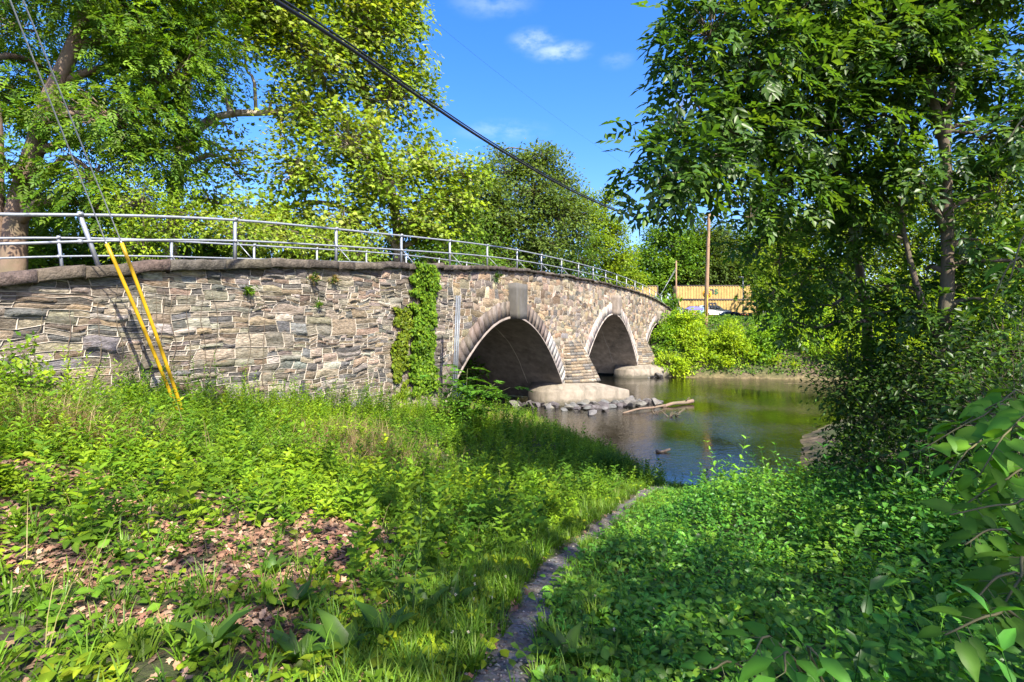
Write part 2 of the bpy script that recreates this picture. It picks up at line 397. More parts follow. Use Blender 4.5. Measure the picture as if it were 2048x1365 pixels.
# ------------------------------------------------------------------ bridge frame
BO = np.array([-4.55, 14.0]); BD = np.array([.4628, .8865]); BN = np.array([.8865, -.4628])
def B(u, p, z):
    u = np.asarray(u, float); p = np.asarray(p, float); z = np.asarray(z, float)
    u, p, z = np.broadcast_arrays(u, p, z)
    return np.stack([BO[0] + BD[0] * u + BN[0] * p, BO[1] + BD[1] * u + BN[1] * p, z], -1)
BAX = np.array([[BD[0], BD[1], 0], [BN[0], BN[1], 0], [0, 0, 1]])
CT = np.array([(-14, 3.9), (-9, 4.55), (-7, 4.97), (-5.83, 5.2), (-4.55, 5.48), (-2.97, 5.66), (0, 5.93), (2.76, 6.19), (5.5, 6.44), (8.3, 6.68), (11, 6.83), (13.8, 6.95), (16.5, 7.03), (19.3, 7.1), (22, 7.16), (24.8, 7.2), (27.6, 7.2), (30.3, 7.15), (34, 7.08), (37.8, 6.95), (42, 6.65), (45, 6.35), (50, 5.8)])
def ctop(u): return np.interp(u, CT[:, 0], CT[:, 1])
ARCH = [(9.95, 4.55, .11), (25.4, 5.05, .09), (40.3, 4.5, .09)]
RING = .78

# ------------------------------------------------------------------ terrain
NP_ = np.array([(-24, 42), (-9, 35), (-3.2, 30), (-1.0, 26.3), (.1, 23.5), (2, 18.9), (3.1, 17), (3.5, 13.8), (4.7, 12.8), (6.5, 13), (8.4, 15), (11, 19.5), (18, 26), (32, 31), (70, 36)], float)
FP_ = np.array([(70, 48), (40, 43), (25.5, 40), (18.6, 41.7), (12.5, 43.2), (8, 47), (-1.2, 52.9), (-14, 60)], float)
WP = np.vstack([NP_, FP_])
def dpoly(x, y, pl):
    best = np.full(np.shape(x), 1e9)
    for (ax, ay), (bx, by) in zip(pl[:-1], pl[1:]):
        dx, dy = bx - ax, by - ay
        t = np.clip(((x - ax) * dx + (y - ay) * dy) / (dx * dx + dy * dy), 0, 1)
        best = np.minimum(best, np.hypot(x - ax - t * dx, y - ay - t * dy))
    return best
def inwater(x, y):
    r = np.zeros(np.shape(x), bool); n = len(WP)
    for i in range(n):
        ax, ay = WP[i]; bx, by = WP[(i + 1) % n]
        if ay == by: continue
        c = ((ay > y) != (by > y)) & (x < (bx - ax) * (y - ay) / (by - ay) + ax)
        r ^= c
    return r
def terrain(x, y, full=False):
    x = np.asarray(x, float); y = np.asarray(y, float); x, y = np.broadcast_arrays(x, y)
    wob = .35 * fbm(x * .6, y * .6, 5, 3)
    dn = dpoly(x, y, NP_); df = dpoly(x, y, FP_); iw = inwater(x, y)
    near = dn < df
    d = np.maximum(dn + wob * np.minimum(dn, 1), 0)
    a = .2 * d; zn = -np.log(np.exp(-4 * a) + math.exp(-4 * 2.75)) / 4
    zn = np.maximum(zn, .0) + .1 * np.clip(d / .5, 0, 1)
    zn = zn + np.clip(.075 * (-x - 1), 0, .75) * np.clip(d / 4, 0, 1) + np.clip(.16 * (x - 3.2), 0, 1.2) * np.clip((d - 2) / 6, 0, 1)
    zn = zn + .09 * fbm(x * .9, y * .9, 9, 4) * np.clip(d, 0, 1)
    zf = .06 + 5.0 * (1 - np.exp(-df / 5.0)) + np.clip(.018 * (y - 55), 0, 1.0) + .25 * fbm(x * .35, y * .35, 21, 3) * np.clip(df, 0, 1)
    z = np.where(near, zn, zf)
    dw = np.minimum(dn, df)
    zw = -.06 - .42 * np.clip(dw / 3.5, 0, 1) + .05 * fbm(x * .8, y * .8, 3, 4)
    zw = zw + .47 * np.exp(-(((x - 20.5) / 5.5) ** 2 + ((y - 38.0) / .75) ** 2))
    z = np.where(iw, zw, z)
    return (z, iw, dn, df) if full else z
def G(px, py):
    """where the line of sight through a photo pixel meets the ground"""
    Y = np.arange(1.2, 60, .02); z = EYE + (HOR - py) / F * Y; x = (px - 1024) / F * Y
    k = np.nonzero(z <= np.maximum(terrain(x, Y), 0))[0]
    return np.array([x[k[0]], Y[k[0]], z[k[0]]]) if len(k) else P(px, py, 60)
def onground(x, y): return np.stack([x, y, terrain(x, y)], -1)

def build_ground():
    def ax(segs):
        r = []
        for a, b, s in segs: r += list(np.arange(a, b, s))
        return np.array(r + [segs[-1][1]])
    xs = ax([(-500, -80, 60), (-80, -20, 4), (-20, -8, .6), (-8, 10, .22), (10, 34, .7), (34, 100, 5), (100, 500, 60)])
    ys = ax([(-120, -20, 20), (-20, 0, 2), (0, 26, .22), (26, 60, .7), (60, 140, 5), (140, 700, 80)])
    X, Y = np.meshgrid(xs, ys); z, iw, dn, df = terrain(X, Y, True)
    # keep the ground under the bridge road low
    v = np.stack([X, Y, z], -1).reshape(-1, 3); w = len(xs); h = len(ys)
    i = (np.arange(h - 1)[:, None] * w + np.arange(w - 1)[None]).ravel()
    q = np.stack([i, i + 1, i + w + 1, i + w], -1)
    wet = np.clip(np.where(iw, 1.0, 1 - np.minimum(dn, df) / .5), 0, 1)
    grav = np.clip(np.exp(-((np.hypot(X - 4.6, (Y - 12.4) * 1.6) / 1.3) ** 2)) * 1.3, 0, 1)
    g = Geo(); g.add(v, q.ravel(), np.full(len(q), 4), np.stack([wet, grav, 0 * wet], -1).reshape(-1, 3))
    tag(g.build('ground', M['ground'], smooth=True), kind='structure')
    g = Geo(); xs2 = np.linspace(-30, 72, 4); ys2 = np.linspace(11, 64, 4)
    v = [(a, b, 0) for b in (11, 64) for a in (-30, 75)]
    g.faces(np.array(v, float), [(0, 1, 3, 2)])
    tag(g.build('water', M['water']), kind='structure')
build_ground()

# path
PATHC = None
def build_path():
    global PATHC
    ctl = [G(px, py)[:2] for px, py in [(960, 1500), (1010, 1365), (1050, 1250), (1120, 1135), (1185, 1075), (1235, 1030)]]
    ctl.append(np.array([3.0, 11.2])); ctl.append(np.array([3.9, 12.4]))
    c = smooth_path(np.array(ctl), 90); PATHC = c
    d = nrmz(np.gradient(c, axis=0)); s = np.stack([-d[:, 1], d[:, 0]], -1); g = Geo()
    K = 7; vs = []
    for i in range(len(c)):
        w = .18 + .05 * math.sin(i * .7) + .07 * float(vn(i * .31, 3., 4))
        if i > 70: w *= .8
        for k in range(K):
            f = k / (K - 1) * 2 - 1
            e = w * f * (1 + .25 * float(vn(i * .8, f * 9, 8)))
            p = c[i] + s[i] * e; vs.append((p[0], p[1], float(terrain(p[0], p[1])) + .014 - .022 * f * f))
    fs = [(a * K + k, a * K + k + 1, (a + 1) * K + k + 1, (a + 1) * K + k) for a in range(len(c) - 1) for k in range(K - 1)]
    g.faces(np.array(vs), [f[::-1] for f in fs])
    tag(g.build('path', M['path'], smooth=True), kind='structure')
    rng = np.random.default_rng(3); g = Geo()
    ico = np.array([[0,0,1],[.9,0,.1],[.28,.85,.1],[-.73,.53,.15],[-.73,-.53,.1],[.28,-.85,.12],[0,0,-.6]])
    fc = [(0,1,2),(0,2,3),(0,3,4),(0,4,5),(0,5,1),(6,2,1),(6,3,2),(6,4,3),(6,5,4),(6,1,5)]
    def peb(x, y, r):
        z = float(terrain(x, y)); a = rng.random() * 6.3; ca, sa = math.cos(a), math.sin(a)
        v = ico * np.array([r, r * rng.uniform(.5, .9), r * rng.uniform(.3, .6)]) * (1 + .2 * rng.normal(size=(7, 1)))
        v = v @ np.array([[ca, sa, 0], [-sa, ca, 0], [0, 0, 1]]) + np.array([x, y, z + .014])
        l = rng.uniform(.1, .26) if rng.random() < .92 else .42
        g.faces(v, fc, np.array([l, l * .9, l * .78]) * rng.uniform(.9, 1.1, 3))
    for k in range(1500):
        i = rng.integers(0, 80); p = c[i] + s[i] * rng.normal() * .13
        peb(p[0], p[1], rng.uniform(.004, .016) * (1.6 if rng.random() < .06 else 1))
    for k in range(900):
        x, y = 4.7 + rng.normal() * 1.0, 12.3 + rng.normal() * .35
        peb(x, y, rng.uniform(.01, .04))
    tag(g.build('gravel', M['rock']), 'small grey pebbles lying on the trodden path and the bit of shore', 'gravel', kind='stuff')
build_path()

# ------------------------------------------------------------------ bridge
def arch_z(a, u): return a[1] - a[2] * (u - a[0]) ** 2
def in_arch(u, z, grow):
    r = np.zeros(np.shape(u), bool)
    for a in ARCH:
        dz = (z - arch_z(a, u)) / np.sqrt(1 + (2 * a[2] * (u - a[0])) ** 2)
        r |= dz < grow
        # only count inside the span
    return r
def span(a): h = math.sqrt((a[1] - .3) / a[2]); return a[0] - h, a[0] + h
def inside_any(u, z, grow):
    r = np.zeros(np.shape(u), bool)
    for a in ARCH:
        lo, hi = span(a)
        dz = (z - arch_z(a, u)) / np.sqrt(1 + (2 * a[2] * (u - a[0])) ** 2)
        r |= (dz < grow) & (u > lo - 1.2) & (u < hi + 1.2) & (arch_z(a, u) > -2)
    return r

def build_bridge():
    br = thing('stone_bridge', 'long humped rubble stone road bridge with three arches over the river', 'bridge', tuple(B(20, 0, 0)))
    rng = np.random.default_rng(11)
    g = Geo()
    def warp(u, v):
        far = np.clip((u - 4) / 4, 0, 1)
        wu = .13 * vn(u * 1.3, v * 2.1, 1) + .05 * vn(u * 4.1, v * 5.3, 2)
        wv = .12 * vn(u * .8, v * 1.4, 3) + .05 * vn(u * 3.1, v * 3.7, 4) + far * .06 * vn(u * 5, v * 5, 6)
        return u + wu, v + wv
    near_cols = np.array([(.25, .22, .18), (.32, .28, .21), (.2, .2, .195), (.36, .315, .24), (.29, .23, .16), (.18, .17, .155), (.42, .38, .31), (.31, .25, .185)])
    cells = []
    for (U0, U1, hs, ws, fine) in [(-14, 5.2, (.27, .46), (.34, 1.05), 0), (5.2, 50, (.2, .36), (.38, 1.05), 1)]:
        v = .2
        while v < 7.6:
            h = rng.uniform(*hs); u = U0 + (0 if v < 0 else 0)
            while u < U1 - .01:
                w = rng.uniform(*ws); e = min(u + w, U1)
                if U1 - e < ws[0] * .5: e = U1
                r = rng.random()
                if fine:
                    rows = [0, 1] if r < .55 else [0, rng.uniform(.35, .65), 1]
                else:
                    rows = [0, 1] if r < .09 else ([0, rng.uniform(.35, .65), 1] if r < .36 else ([0, rng.uniform(.25, .4), rng.uniform(.6, .75), 1] if r < .78 else [0, .25, .48, .75, 1]))
                for a, b in zip(rows[:-1], rows[1:]):
                    hh = (b - a) * h; ww = e - u
                    cuts = [0, 1]
                    if ww / hh > 2.2 and rng.random() < .7: cuts = [0, rng.uniform(.3, .7), 1]
                    if ww / hh > 6 and rng.random() < .4: cuts = [0, rng.uniform(.22, .4), rng.uniform(.6, .8), 1]
                    for c0, c1 in zip(cuts[:-1], cuts[1:]):
                        cells.append((u + c0 * ww, u + c1 * ww, v + a * h, v + b * h, fine))
                u = e
            v += h
    def beadstrip(pu, pv, wdt, hgt):
        U, Z = warp(pu, pv)
        ok = (Z < ctop(U) - .1) & (Z > .35) & ~inside_any(U, Z, RING - .02)
        if ok.sum() < 2: return
        pt = np.stack([U, Z], -1); d = nrmz(np.gradient(pt, axis=0)); s = np.stack([-d[:, 1], d[:, 0]], -1)
        w = wdt * (1 + .3 * rng.normal()) * (1 + .25 * vn(pu * 9, pv * 9, 33))[:, None]
        a = pt + s * w; b = pt - s * w; n = len(pt)
        v = np.concatenate([B(a[:, 0], -.012, a[:, 1]), B(pt[:, 0], hgt, pt[:, 1]), B(b[:, 0], -.012, b[:, 1])])
        fs = []
        for i in range(n - 1):
            if ok[i] and ok[i + 1]:
                fs += [(i, i + 1, n + i + 1, n + i), (n + i, n + i + 1, 2 * n + i + 1, 2 * n + i)]
        g.faces(v, fs, (.5, .5, .5), 1)
    for (a, b, c, d, fine) in cells:
        um = (a + b) / 2; zm = (c + d) / 2
        if zm > ctop(um) + .3 or inside_any(np.array(um), np.array(zm), RING - 1.0): continue
        if um > 47.5 or zm < .3: continue
        st = .065 if um < 5 else (.09 if um < 14 else .16)
        nu = max(2, int((b - a) / st)) ; nv = max(2, int((d - c) / (st * .7)))
        S, T = np.meshgrid(np.linspace(0, 1, nu + 1), np.linspace(0, 1, nv + 1))
        uu = a + (b - a) * S; vv = c + (d - c) * T
        U, Z = warp(uu, vv)
        e = np.minimum(np.minimum(S, 1 - S) * (b - a), np.minimum(T, 1 - T) * (d - c))
        fall = np.clip(e / .045, 0, 1) ** .6
        amp = rng.uniform(.012, .06)
        tilt = (S - .5) * rng.normal() * .025 + (T - .5) * rng.normal() * .03
        sd = int(rng.integers(0, 999))
        disp = fall * (amp + tilt + .05 * fbm(U * 2.6 + sd, Z * 10, sd, 4)) - .004
        disp = np.maximum(disp, -.01)
        cl = (.64 if um < 6 else .68) * near_cols[rng.integers(0, len(near_cols))] * np.array([1.02, 1, .97]) * rng.uniform(.5, 1.6) * rng.uniform(.93, 1.07, 3)
        if fine: cl = cl * np.array([1.08, 1.0, .9]) * 1.05
        V = B(U, disp, Z).reshape(-1, 3)
        k = (np.arange(nv)[:, None] * (nu + 1) + np.arange(nu)[None])
        q = np.stack([k, k + nu + 1, k + nu + 2, k + 1], -1)
        cu = (U[:-1, :-1] + U[1:, 1:]) / 2; cz = (Z[:-1, :-1] + Z[1:, 1:]) / 2
        ok = (cz < ctop(cu) - .04) & ~inside_any(cu, cz, RING - .22)
        q = q[ok]
        if len(q): g.add(V, q.ravel(), np.full(len(q), 4), cl)
        n = max(3, int((b - a) / .09)); m = max(3, int((d - c) / .07))
        if um < 30:
            bw = .0098 if um < 5 else .011
            drop = .08 if um < 8 else .55
            if rng.random() > drop: beadstrip(np.linspace(a, b, n), np.full(n, c), bw, .02 if um < 6 else .014)
            if rng.random() > drop + .18: beadstrip(np.full(m, a), np.linspace(c, d, m), bw, .02 if um < 6 else .014)
    g.build('wall', [M['stone'], M['mortar']], br)
    # backing, far wall, end, deck
    g = Geo(); us = np.linspace(-14, 47.4, 120)
    def curtain(p0, off):
        top = ctop(us) - .12
        for i in range(len(us) - 1):
            zs = [];
            for u in (us[i], us[i + 1]):
                lo = -.4
                for a in ARCH:
                    l, h = span(a)
                    if l - .1 < u < h + .1: lo = max(lo, float(arch_z(a, u)) + .08)
                zs.append(lo)
            g.faces(np.array([B(us[i], p0, zs[0]), B(us[i + 1], p0, zs[1]), B(us[i + 1], p0, top[i + 1]), B(us[i], p0, top[i])]), [(0, 3, 2, 1)], (.25, .22, .18))
    curtain(-.06, 0); curtain(-5.9, 0)
    g.faces(np.array([B(47.4, .0, -.3), B(47.4, -5.9, -.3), B(47.4, -5.9, ctop(47.4) - .12), B(47.4, .0, ctop(47.4) - .12)]), [(0, 1, 2, 3)], (.25, .22, .18))
    g.build('core', M['stone'], br)
    g = Geo()
    for i in range(len(us) - 1):
        z0, z1 = ctop(us[i]) - .11, ctop(us[i + 1]) - .11
        g.faces(np.array([B(us[i], -.4, z0), B(us[i + 1], -.4, z1), B(us[i + 1], -5.5, z1), B(us[i], -5.5, z0)]), [(0, 1, 2, 3)])
    g.build('road_deck', M['asphalt'], br)
    # coping slabs both sides
    for p0, sd in ((0, 1), (-5.9, 2)):
        r2 = np.random.default_rng(sd); g = Geo(); u = -14.
        while u < 47.2:
            w = r2.uniform(.5, 1.2); e = min(u + w, 47.4)
            th = float(np.interp(u, [-4, 2, 9, 12], [.21, .19, .14, .105])); dz = r2.normal() * .022
            n = max(5, int(w / .09)); K = 9
            prof = np.array([(-.42, -.0), (-.42, -1), (.145, -1), (.165, -.93), (.17, -.5), (.165, -.1), (.14, 0), (-.1, .02), (-.42, 0)])
            ss = np.linspace(u + .008, e - .008, n - 2); ss = np.concatenate([[u + .004], ss + .012 * (np.arange(n - 2) == 0), [e - .004]]); V = []
            for i, s in enumerate(ss):
                jz = .02 * vn(s * 5, 1., 70 + sd); jp = .03 * vn(s * 5.5, prof[:, 1] * 1.5, 50 + sd)
                shr = .02 if i in (0, n - 1) else 0
                pp = prof[:, 0] * (1 if p0 == 0 else -1) - (shr if p0 == 0 else -shr) + jp * (1 if p0 == 0 else -1)
                V.append(B(s, p0 + pp, ctop(s) + dz + jz - (0 if i not in (0, n - 1) else .035) + prof[:, 1] * th + .01 * vn(s * 7, np.arange(K) * 2.3, 90)))
            V = np.concatenate(V)
            fs = [(i * K + k, i * K + k + 1, (i + 1) * K + k + 1, (i + 1) * K + k) for i in range(n - 1) for k in range(K - 1)]
            if p0 == 0: fs = [f[::-1] for f in fs]
            fs += [tuple(range(K)), tuple(range((n - 1) * K + K - 1, (n - 1) * K - 1, -1))]
            c = np.array([.082, .067, .053]) * r2.uniform(.55, 1.5) * r2.uniform(.93, 1.07, 3)
            g.faces(V, fs, c); u = e
        g.build('coping', M['coping'], br)
    # arches
    for ai, a in enumerate(ARCH):
        r2 = np.random.default_rng(40 + ai)
        lo, hi = span(a); lo -= .1; hi += .1
        # arc-length param
        uu = np.linspace(lo, hi, 400); zz = arch_z(a, uu); L = np.concatenate([[0], np.cumsum(np.hypot(np.diff(uu), np.diff(zz)))])
        def pt(s, off):
            u = np.interp(s, L, uu); k = 2 * a[2] * (u - a[0]); nn = np.sqrt(1 + k * k)
            return u + off * k / nn, arch_z(a, u) + off / nn
        # vault shell with a pale front lip
        g = Geo(); s = np.linspace(0, L[-1], 64); ps = [.085, -.6, -1.3, -2.0, -2.7, -3.4, -4.1, -4.8, -5.4, -5.98]; V = []
        for p in ps:
            U, Z = pt(s, 0.0); V.append(B(U, p, Z + .012 * vn(s * 2.3, p * 3, 8)))
        n = len(s); V = np.concatenate(V)
        fs = [(j * n + i, j * n + i + 1, (j + 1) * n + i + 1, (j + 1) * n + i) for j in range(len(ps) - 1) for i in range(n - 1)]
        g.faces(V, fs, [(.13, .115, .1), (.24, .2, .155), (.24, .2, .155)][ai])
        # mineral streak lines on the vault
        if ai < 2:
            for (p, f0, f1) in ((-2.0, .6, .93), (-3.6, .52, .72)):
                ss = np.linspace(L[-1] * f0, L[-1] * f1, 40)
                U, Z = pt(ss, -.012); U2, Z2 = pt(ss, -.012)
                jit = .05 * vn(ss * 1.3, p, 3)
                VV = np.concatenate([B(U, p + jit, Z), B(U2, p + jit + .035, Z2)])
                g.faces(VV, [(i, i + 1, 40 + i + 1, 40 + i) for i in range(39)], (.38, .35, .3))
        g.build('vault', M['vault'], br, smooth=True)
        g = Geo(); V = []
        for off, p in ((.0, .09), (.075, .09), (.075, -.1)):
            U, Z = pt(s, off + .02 * vn(s * 1.1, off, 5) * (off > 0)); V.append(B(U, p, Z))
        V = np.concatenate(V); fs = [(j * n + i, (j + 1) * n + i, (j + 1) * n + i + 1, j * n + i + 1) for j in range(2) for i in range(n - 1)]
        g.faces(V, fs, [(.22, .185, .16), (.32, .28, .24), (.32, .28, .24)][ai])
        g.build('vault_edge', M['concrete'], br)
        # voussoirs
        g = Geo(); N = int(L[-1] / .36); ed = np.linspace(0, L[-1], N + 1)
        U, Z = pt(s, .1); U2, Z2 = pt(s, RING - .02)
        V = np.concatenate([B(U, .045, Z), B(U2, .045, Z2)])
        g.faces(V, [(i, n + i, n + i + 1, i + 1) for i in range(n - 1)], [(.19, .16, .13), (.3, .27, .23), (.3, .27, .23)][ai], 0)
        for i in range(N):
            s0, s1 = ed[i] + .012, ed[i + 1] - .012
            pts = []
            ro = RING + r2.normal() * .025
            for ss, off in ((s0, .08), (s1, .08), (s1, ro), (s0, ro)):
                u_, z_ = pt(ss, off); pts.append((float(u_), float(z_)))
            pr = .075 + r2.normal() * .008
            f = np.concatenate([B([q[0] for q in pts], pr, [q[1] for q in pts]), B([q[0] for q in pts], -.1, [q[1] for q in pts])])
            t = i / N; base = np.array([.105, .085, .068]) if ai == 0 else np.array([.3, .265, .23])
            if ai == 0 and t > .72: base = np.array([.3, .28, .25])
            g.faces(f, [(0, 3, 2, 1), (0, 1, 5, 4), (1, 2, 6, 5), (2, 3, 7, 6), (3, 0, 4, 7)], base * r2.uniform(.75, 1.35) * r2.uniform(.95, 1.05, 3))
        g.build('arch_ring', [M['ring'], M['mortar']], br)
        # keystone block
        kz0, kz1, ku, kw = [(4.52, 6.08, 10.0, 1.15), (5.0, 6.42, 25.5, 1.15), (4.42, 5.7, 40.2, 1.2)][ai]
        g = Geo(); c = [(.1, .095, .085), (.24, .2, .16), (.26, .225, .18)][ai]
        V = []
        for zf in np.linspace(0, 1, 7):
            w = kw * (.86 + .14 * zf) / 2; z = kz0 + (kz1 - kz0) * zf
            V += [B(ku - w, -.2, z), B(ku - w, .40, z), B(ku - w + .03, .43, z), B(ku + w - .03, .43, z), B(ku + w, .40, z), B(ku + w, -.2, z)]
        fs = [(j * 6 + k, j * 6 + k + 1, (j + 1) * 6 + k + 1, (j + 1) * 6 + k) for j in range(6) for k in range(5)]
        fs += [(5, 4, 3, 2, 1, 0), (36, 37, 38, 39, 40, 41)]
        g.faces(np.array(V), fs, c); g.build('keystone', M['concrete'], br)
    # piers (battered stone buttresses) and their concrete footings
    for (u0, u1, tz, pj, uc, f0, f1, fp, fz) in [(15.8, 18.7, 3.4, 1.45, 17.3, 14.7, 19.7, 3.2, 1.02), (32.4, 35.3, 3.2, 1.2, 33.6, 31.2, 36.0, 2.4, .95)]:
        g = Geo(); r2 = np.random.default_rng(int(u0)); nz = 15
        zs = np.linspace(fz + .08, tz, nz)
        for k in range(nz - 1):
            def ring(z):
                f = (z - fz - .08) / (tz - fz - .08); pr = pj * (1 - f) ** .75 + .05; w = .3 * f; um = u0 + .68 * (u1 - u0)
                return [(u0 + w * .4, -.2), (u0 + .25 + w, .12 + pr * .25), (um - .25, pr * .92), (um + .12, pr), (u1 - .12 - w * .2, pr * .35), (u1, -.2)]
            # each course: stones along its length
            A = np.array(ring(zs[k])); C = np.array(ring(zs[k + 1]))
            for j in range(5):
                nst = max(1, int(np.hypot(*(A[j + 1] - A[j])) / .6 + r2.random()))
                cut = np.sort(np.concatenate([[0, 1], (np.arange(1, nst) + r2.normal(size=nst - 1) * .15) / nst]))
                for x0, x1 in zip(cut[:-1], cut[1:]):
                    q = [A[j] + (A[j + 1] - A[j]) * x0, A[j] + (A[j + 1] - A[j]) * x1, C[j] + (C[j + 1] - C[j]) * x1, C[j] + (C[j + 1] - C[j]) * x0]
                    o = r2.uniform(0, .022)
                    zz = [zs[k] + .004, zs[k] + .004, zs[k + 1] - .004, zs[k + 1] - .004]
                    e = A[j + 1] - A[j]; nn = nrmz(np.array([-e[1], e[0]])); nn = nn if nn[1] > -.3 else -nn
                    outer = np.array([B(*(q[m] + nn * o + (e / np.hypot(*e)) * (.012 if m in (0, 3) else -.012)), zz[m]) for m in range(4)])
                    inner = np.array([B(*(q[m] - nn * .04), zz[m]) for m in range(4)])
                    cl = .7 * near_cols[r2.integers(0, len(near_cols))] * np.array([1.05, .98, .88]) * r2.uniform(.8, 1.25)
                    g.faces(np.concatenate([outer, inner]), [(0, 1, 2, 3), (0, 4, 5, 1), (1, 5, 6, 2), (2, 6, 7, 3), (3, 7, 4, 0)], cl)
            # mortar body
            Ai = np.array([B(x, y - .02, zs[k]) for x, y in A]); Ci = np.array([B(x, y - .02, zs[k + 1]) for x, y in C])
            g.faces(np.concatenate([Ai, Ci]), [(j, j + 1, 7 + j, 6 + j) for j in range(5)], (.5, .5, .5), 1)
        g.build('pier', [M['stone'], M['mortar']], br)
        g = Geo()
        outl = [(f0 + .3, -1.7), (f0 - .1, -.4), (f0 + .45, .45), (uc + .3, fp), (f1 - .1, .6), (f1, -1.7)]
        cc = np.array([(f0 + f1) / 2, .3])
        def lay(z, sc): return np.array([B(*(cc + (np.array(q) - cc) * sc), z) for q in outl])
        l0 = lay(-.6, 1.03); l1 = lay(fz - .34, 1.0); l2 = lay(fz - .3, .985)
        l3 = np.array([B(min(max(q[0], u0 - .25), u1 + .25), min(q[1], .95), fz + .07) for q in outl])
        V = np.concatenate([l0, l1, l2, l3]); n = len(outl)
        fs = [(j * n + k, j * n + (k + 1) % n, (j + 1) * n + (k + 1) % n, (j + 1) * n + k) for j in range(3) for k in range(n)]
        fs.append(tuple(range(3 * n, 4 * n)))
        g.faces(V, [f[::-1] for f in fs], (.22, .19, .145)); g.build('footing', M['concrete'], br)
    return br
BRIDGE = build_bridge()

# ------------------------------------------------------------------ railings
def build_railing(p, us, label, lean):
    r = thing('bridge_railing', label, 'railing', tuple(B(us[0], p, ctop(us[0]))), 'pipe railings along the bridge deck')
    H = .93
    def line(h, name, rr):
        ss = np.linspace(us[0] - 2.4, us[-1] + .5, 90); z = np.interp(ss, np.array(us), np.array([ctop(u) for u in us])) if False else ctop(ss)
        k = np.ones(9) / 9; zp = np.convolve(np.pad(z, 4, mode='edge'), k, 'valid')
        zz = np.where(ss < -4, np.maximum(zp, 5.13 + .15 * (ss + 5.9)), zp)
        g = Geo(); tube(g, B(ss, p, zz + h), rr, 8); g.build(name, M['steel'], r, smooth=True)
        return lambda u: float(np.interp(u, ss, zz + h))
    top = line(H, 'top_rail', .029); mid = line(H * .5, 'middle_rail', .024)
    for u in us:
        zt = top(u); zb = float(ctop(u)) - .05
        g = Geo(); ln = lean if u < -4 else 0
        b0 = B(u + ln, p, zb); t0 = B(u, p, zt + .02); d = t0 - b0
        ax3 = nrmz(d); ax1 = BAX[0]; ax2 = nrmz(np.cross(ax3, ax1)); ax1 = np.cross(ax2, ax3)
        A = np.array([ax1, ax2, ax3]); c = (b0 + t0) / 2; L = np.linalg.norm(d)
        box(g, c + ax2 * .0, (.055, .008, L), ax=A); box(g, c - ax1 * .0235 + ax2 * .03, (.008, .052, L), ax=A)
        o = g.build('post', M['steel'], r)
        g = Geo(); tube(g, [t0 + BAX[0] * -.035, t0 + BAX[0] * .035], .04, 10); g.build('clamp', M['steel'], r, smooth=True)
        g = Geo(); tube(g, [B(u - .03, p, mid(u)), B(u + .03, p, mid(u))], .04, 10); g.build('clamp', M['steel'], r, smooth=True)
        if u > -3:
            g = Geo(); q0 = B(u + .02, p, mid(u)); q1 = B(u + .12, p + .42, zb + .05)
            tube(g, [q0, q1], .011, 6); g.build('brace', M['steel'], r)
    return r
SP = 2.756
build_railing(-.33, [-8.7, -5.86, -2.97] + [SP * k for k in range(0, 17)], 'near galvanised pipe railing on the coping facing the viewer', .32)
build_railing(-5.6, [-4.15 + 2.72 * k - 5.44 for k in range(0, 20)], 'far galvanised pipe railing seen behind the near one across the deck', .1)

# ------------------------------------------------------------------ guy wires, cable, post
def build_guys():
    for i, (ax_, top, foot, lab, w) in enumerate([
        (0, (213, 488), (362, 790), 'guy wire with yellow guard by the wall, left of two, lower guard top', 0),
        (1, (243, 486), (366, 788), 'guy wire with yellow guard by the wall, right of two, higher guard top', 1)]):
        a = P(364, 800, 9.2) + np.array([.04 * i, .06 * i, 0]); a[2] = terrain(a[0], a[1]) - .1
        t = P(top[0], top[1], 8.35 + .1 * i)
        up = P([20, 46][i], [0, 0][i], 6.4)
        r = thing('guy_wire', lab, 'guy wire', tuple(a), 'guy wires anchored by the wall')
        g = Geo(); d = up - t
        tube(g, [a, t, t + d * .5, up, t + d * 1.7], .009, 6); g.build('wire', M['steel'], r)
        g = Geo(); pts = [a + (t - a) * f + np.array([.025, 0, 0]) * math.sin(f * 3.1) for f in np.linspace(0, 1, 12)]
        tube(g, pts, .029, 10); g.build('guard', M['yellow_plastic'], r, smooth=True)
        g = Geo(); tube(g, [t - (t - a) * .01, t + d * .01], .013, 8); g.build('clamp', M['steel'], r)
build_guys()
def build_cable():
    pts = np.array([P(470, -45, 7.6), P(545, -2, 8.5), P(700, 97, 11), P(850, 202, 14.2), P(1000, 300, 18), P(1150, 385, 24), P(1260, 432, 32), P(1330, 449, 40), P(1390, 440, 49), P(1415, 428, 50)])
    g = Geo(); c = smooth_path(pts, 80); tube(g, c, .04, 8); tube(g, c + np.array([.03, 0, .07]), .02, 6)
    tag(g.build('overhead_cable', M['cable'], smooth=True), 'thick black overhead cable sagging across the sky to the pole', 'cable')
    pts = np.array([P(815, 0, 22), P(1000, 150, 32), P(1150, 262, 45), P(1418, 445, 50)])
    g = Geo(); tube(g, smooth_path(pts, 50), .0045, 5)
    tag(g.build('thin_wire', M['cable']), 'hair thin wire slanting across the open blue sky', 'wire')
build_cable()
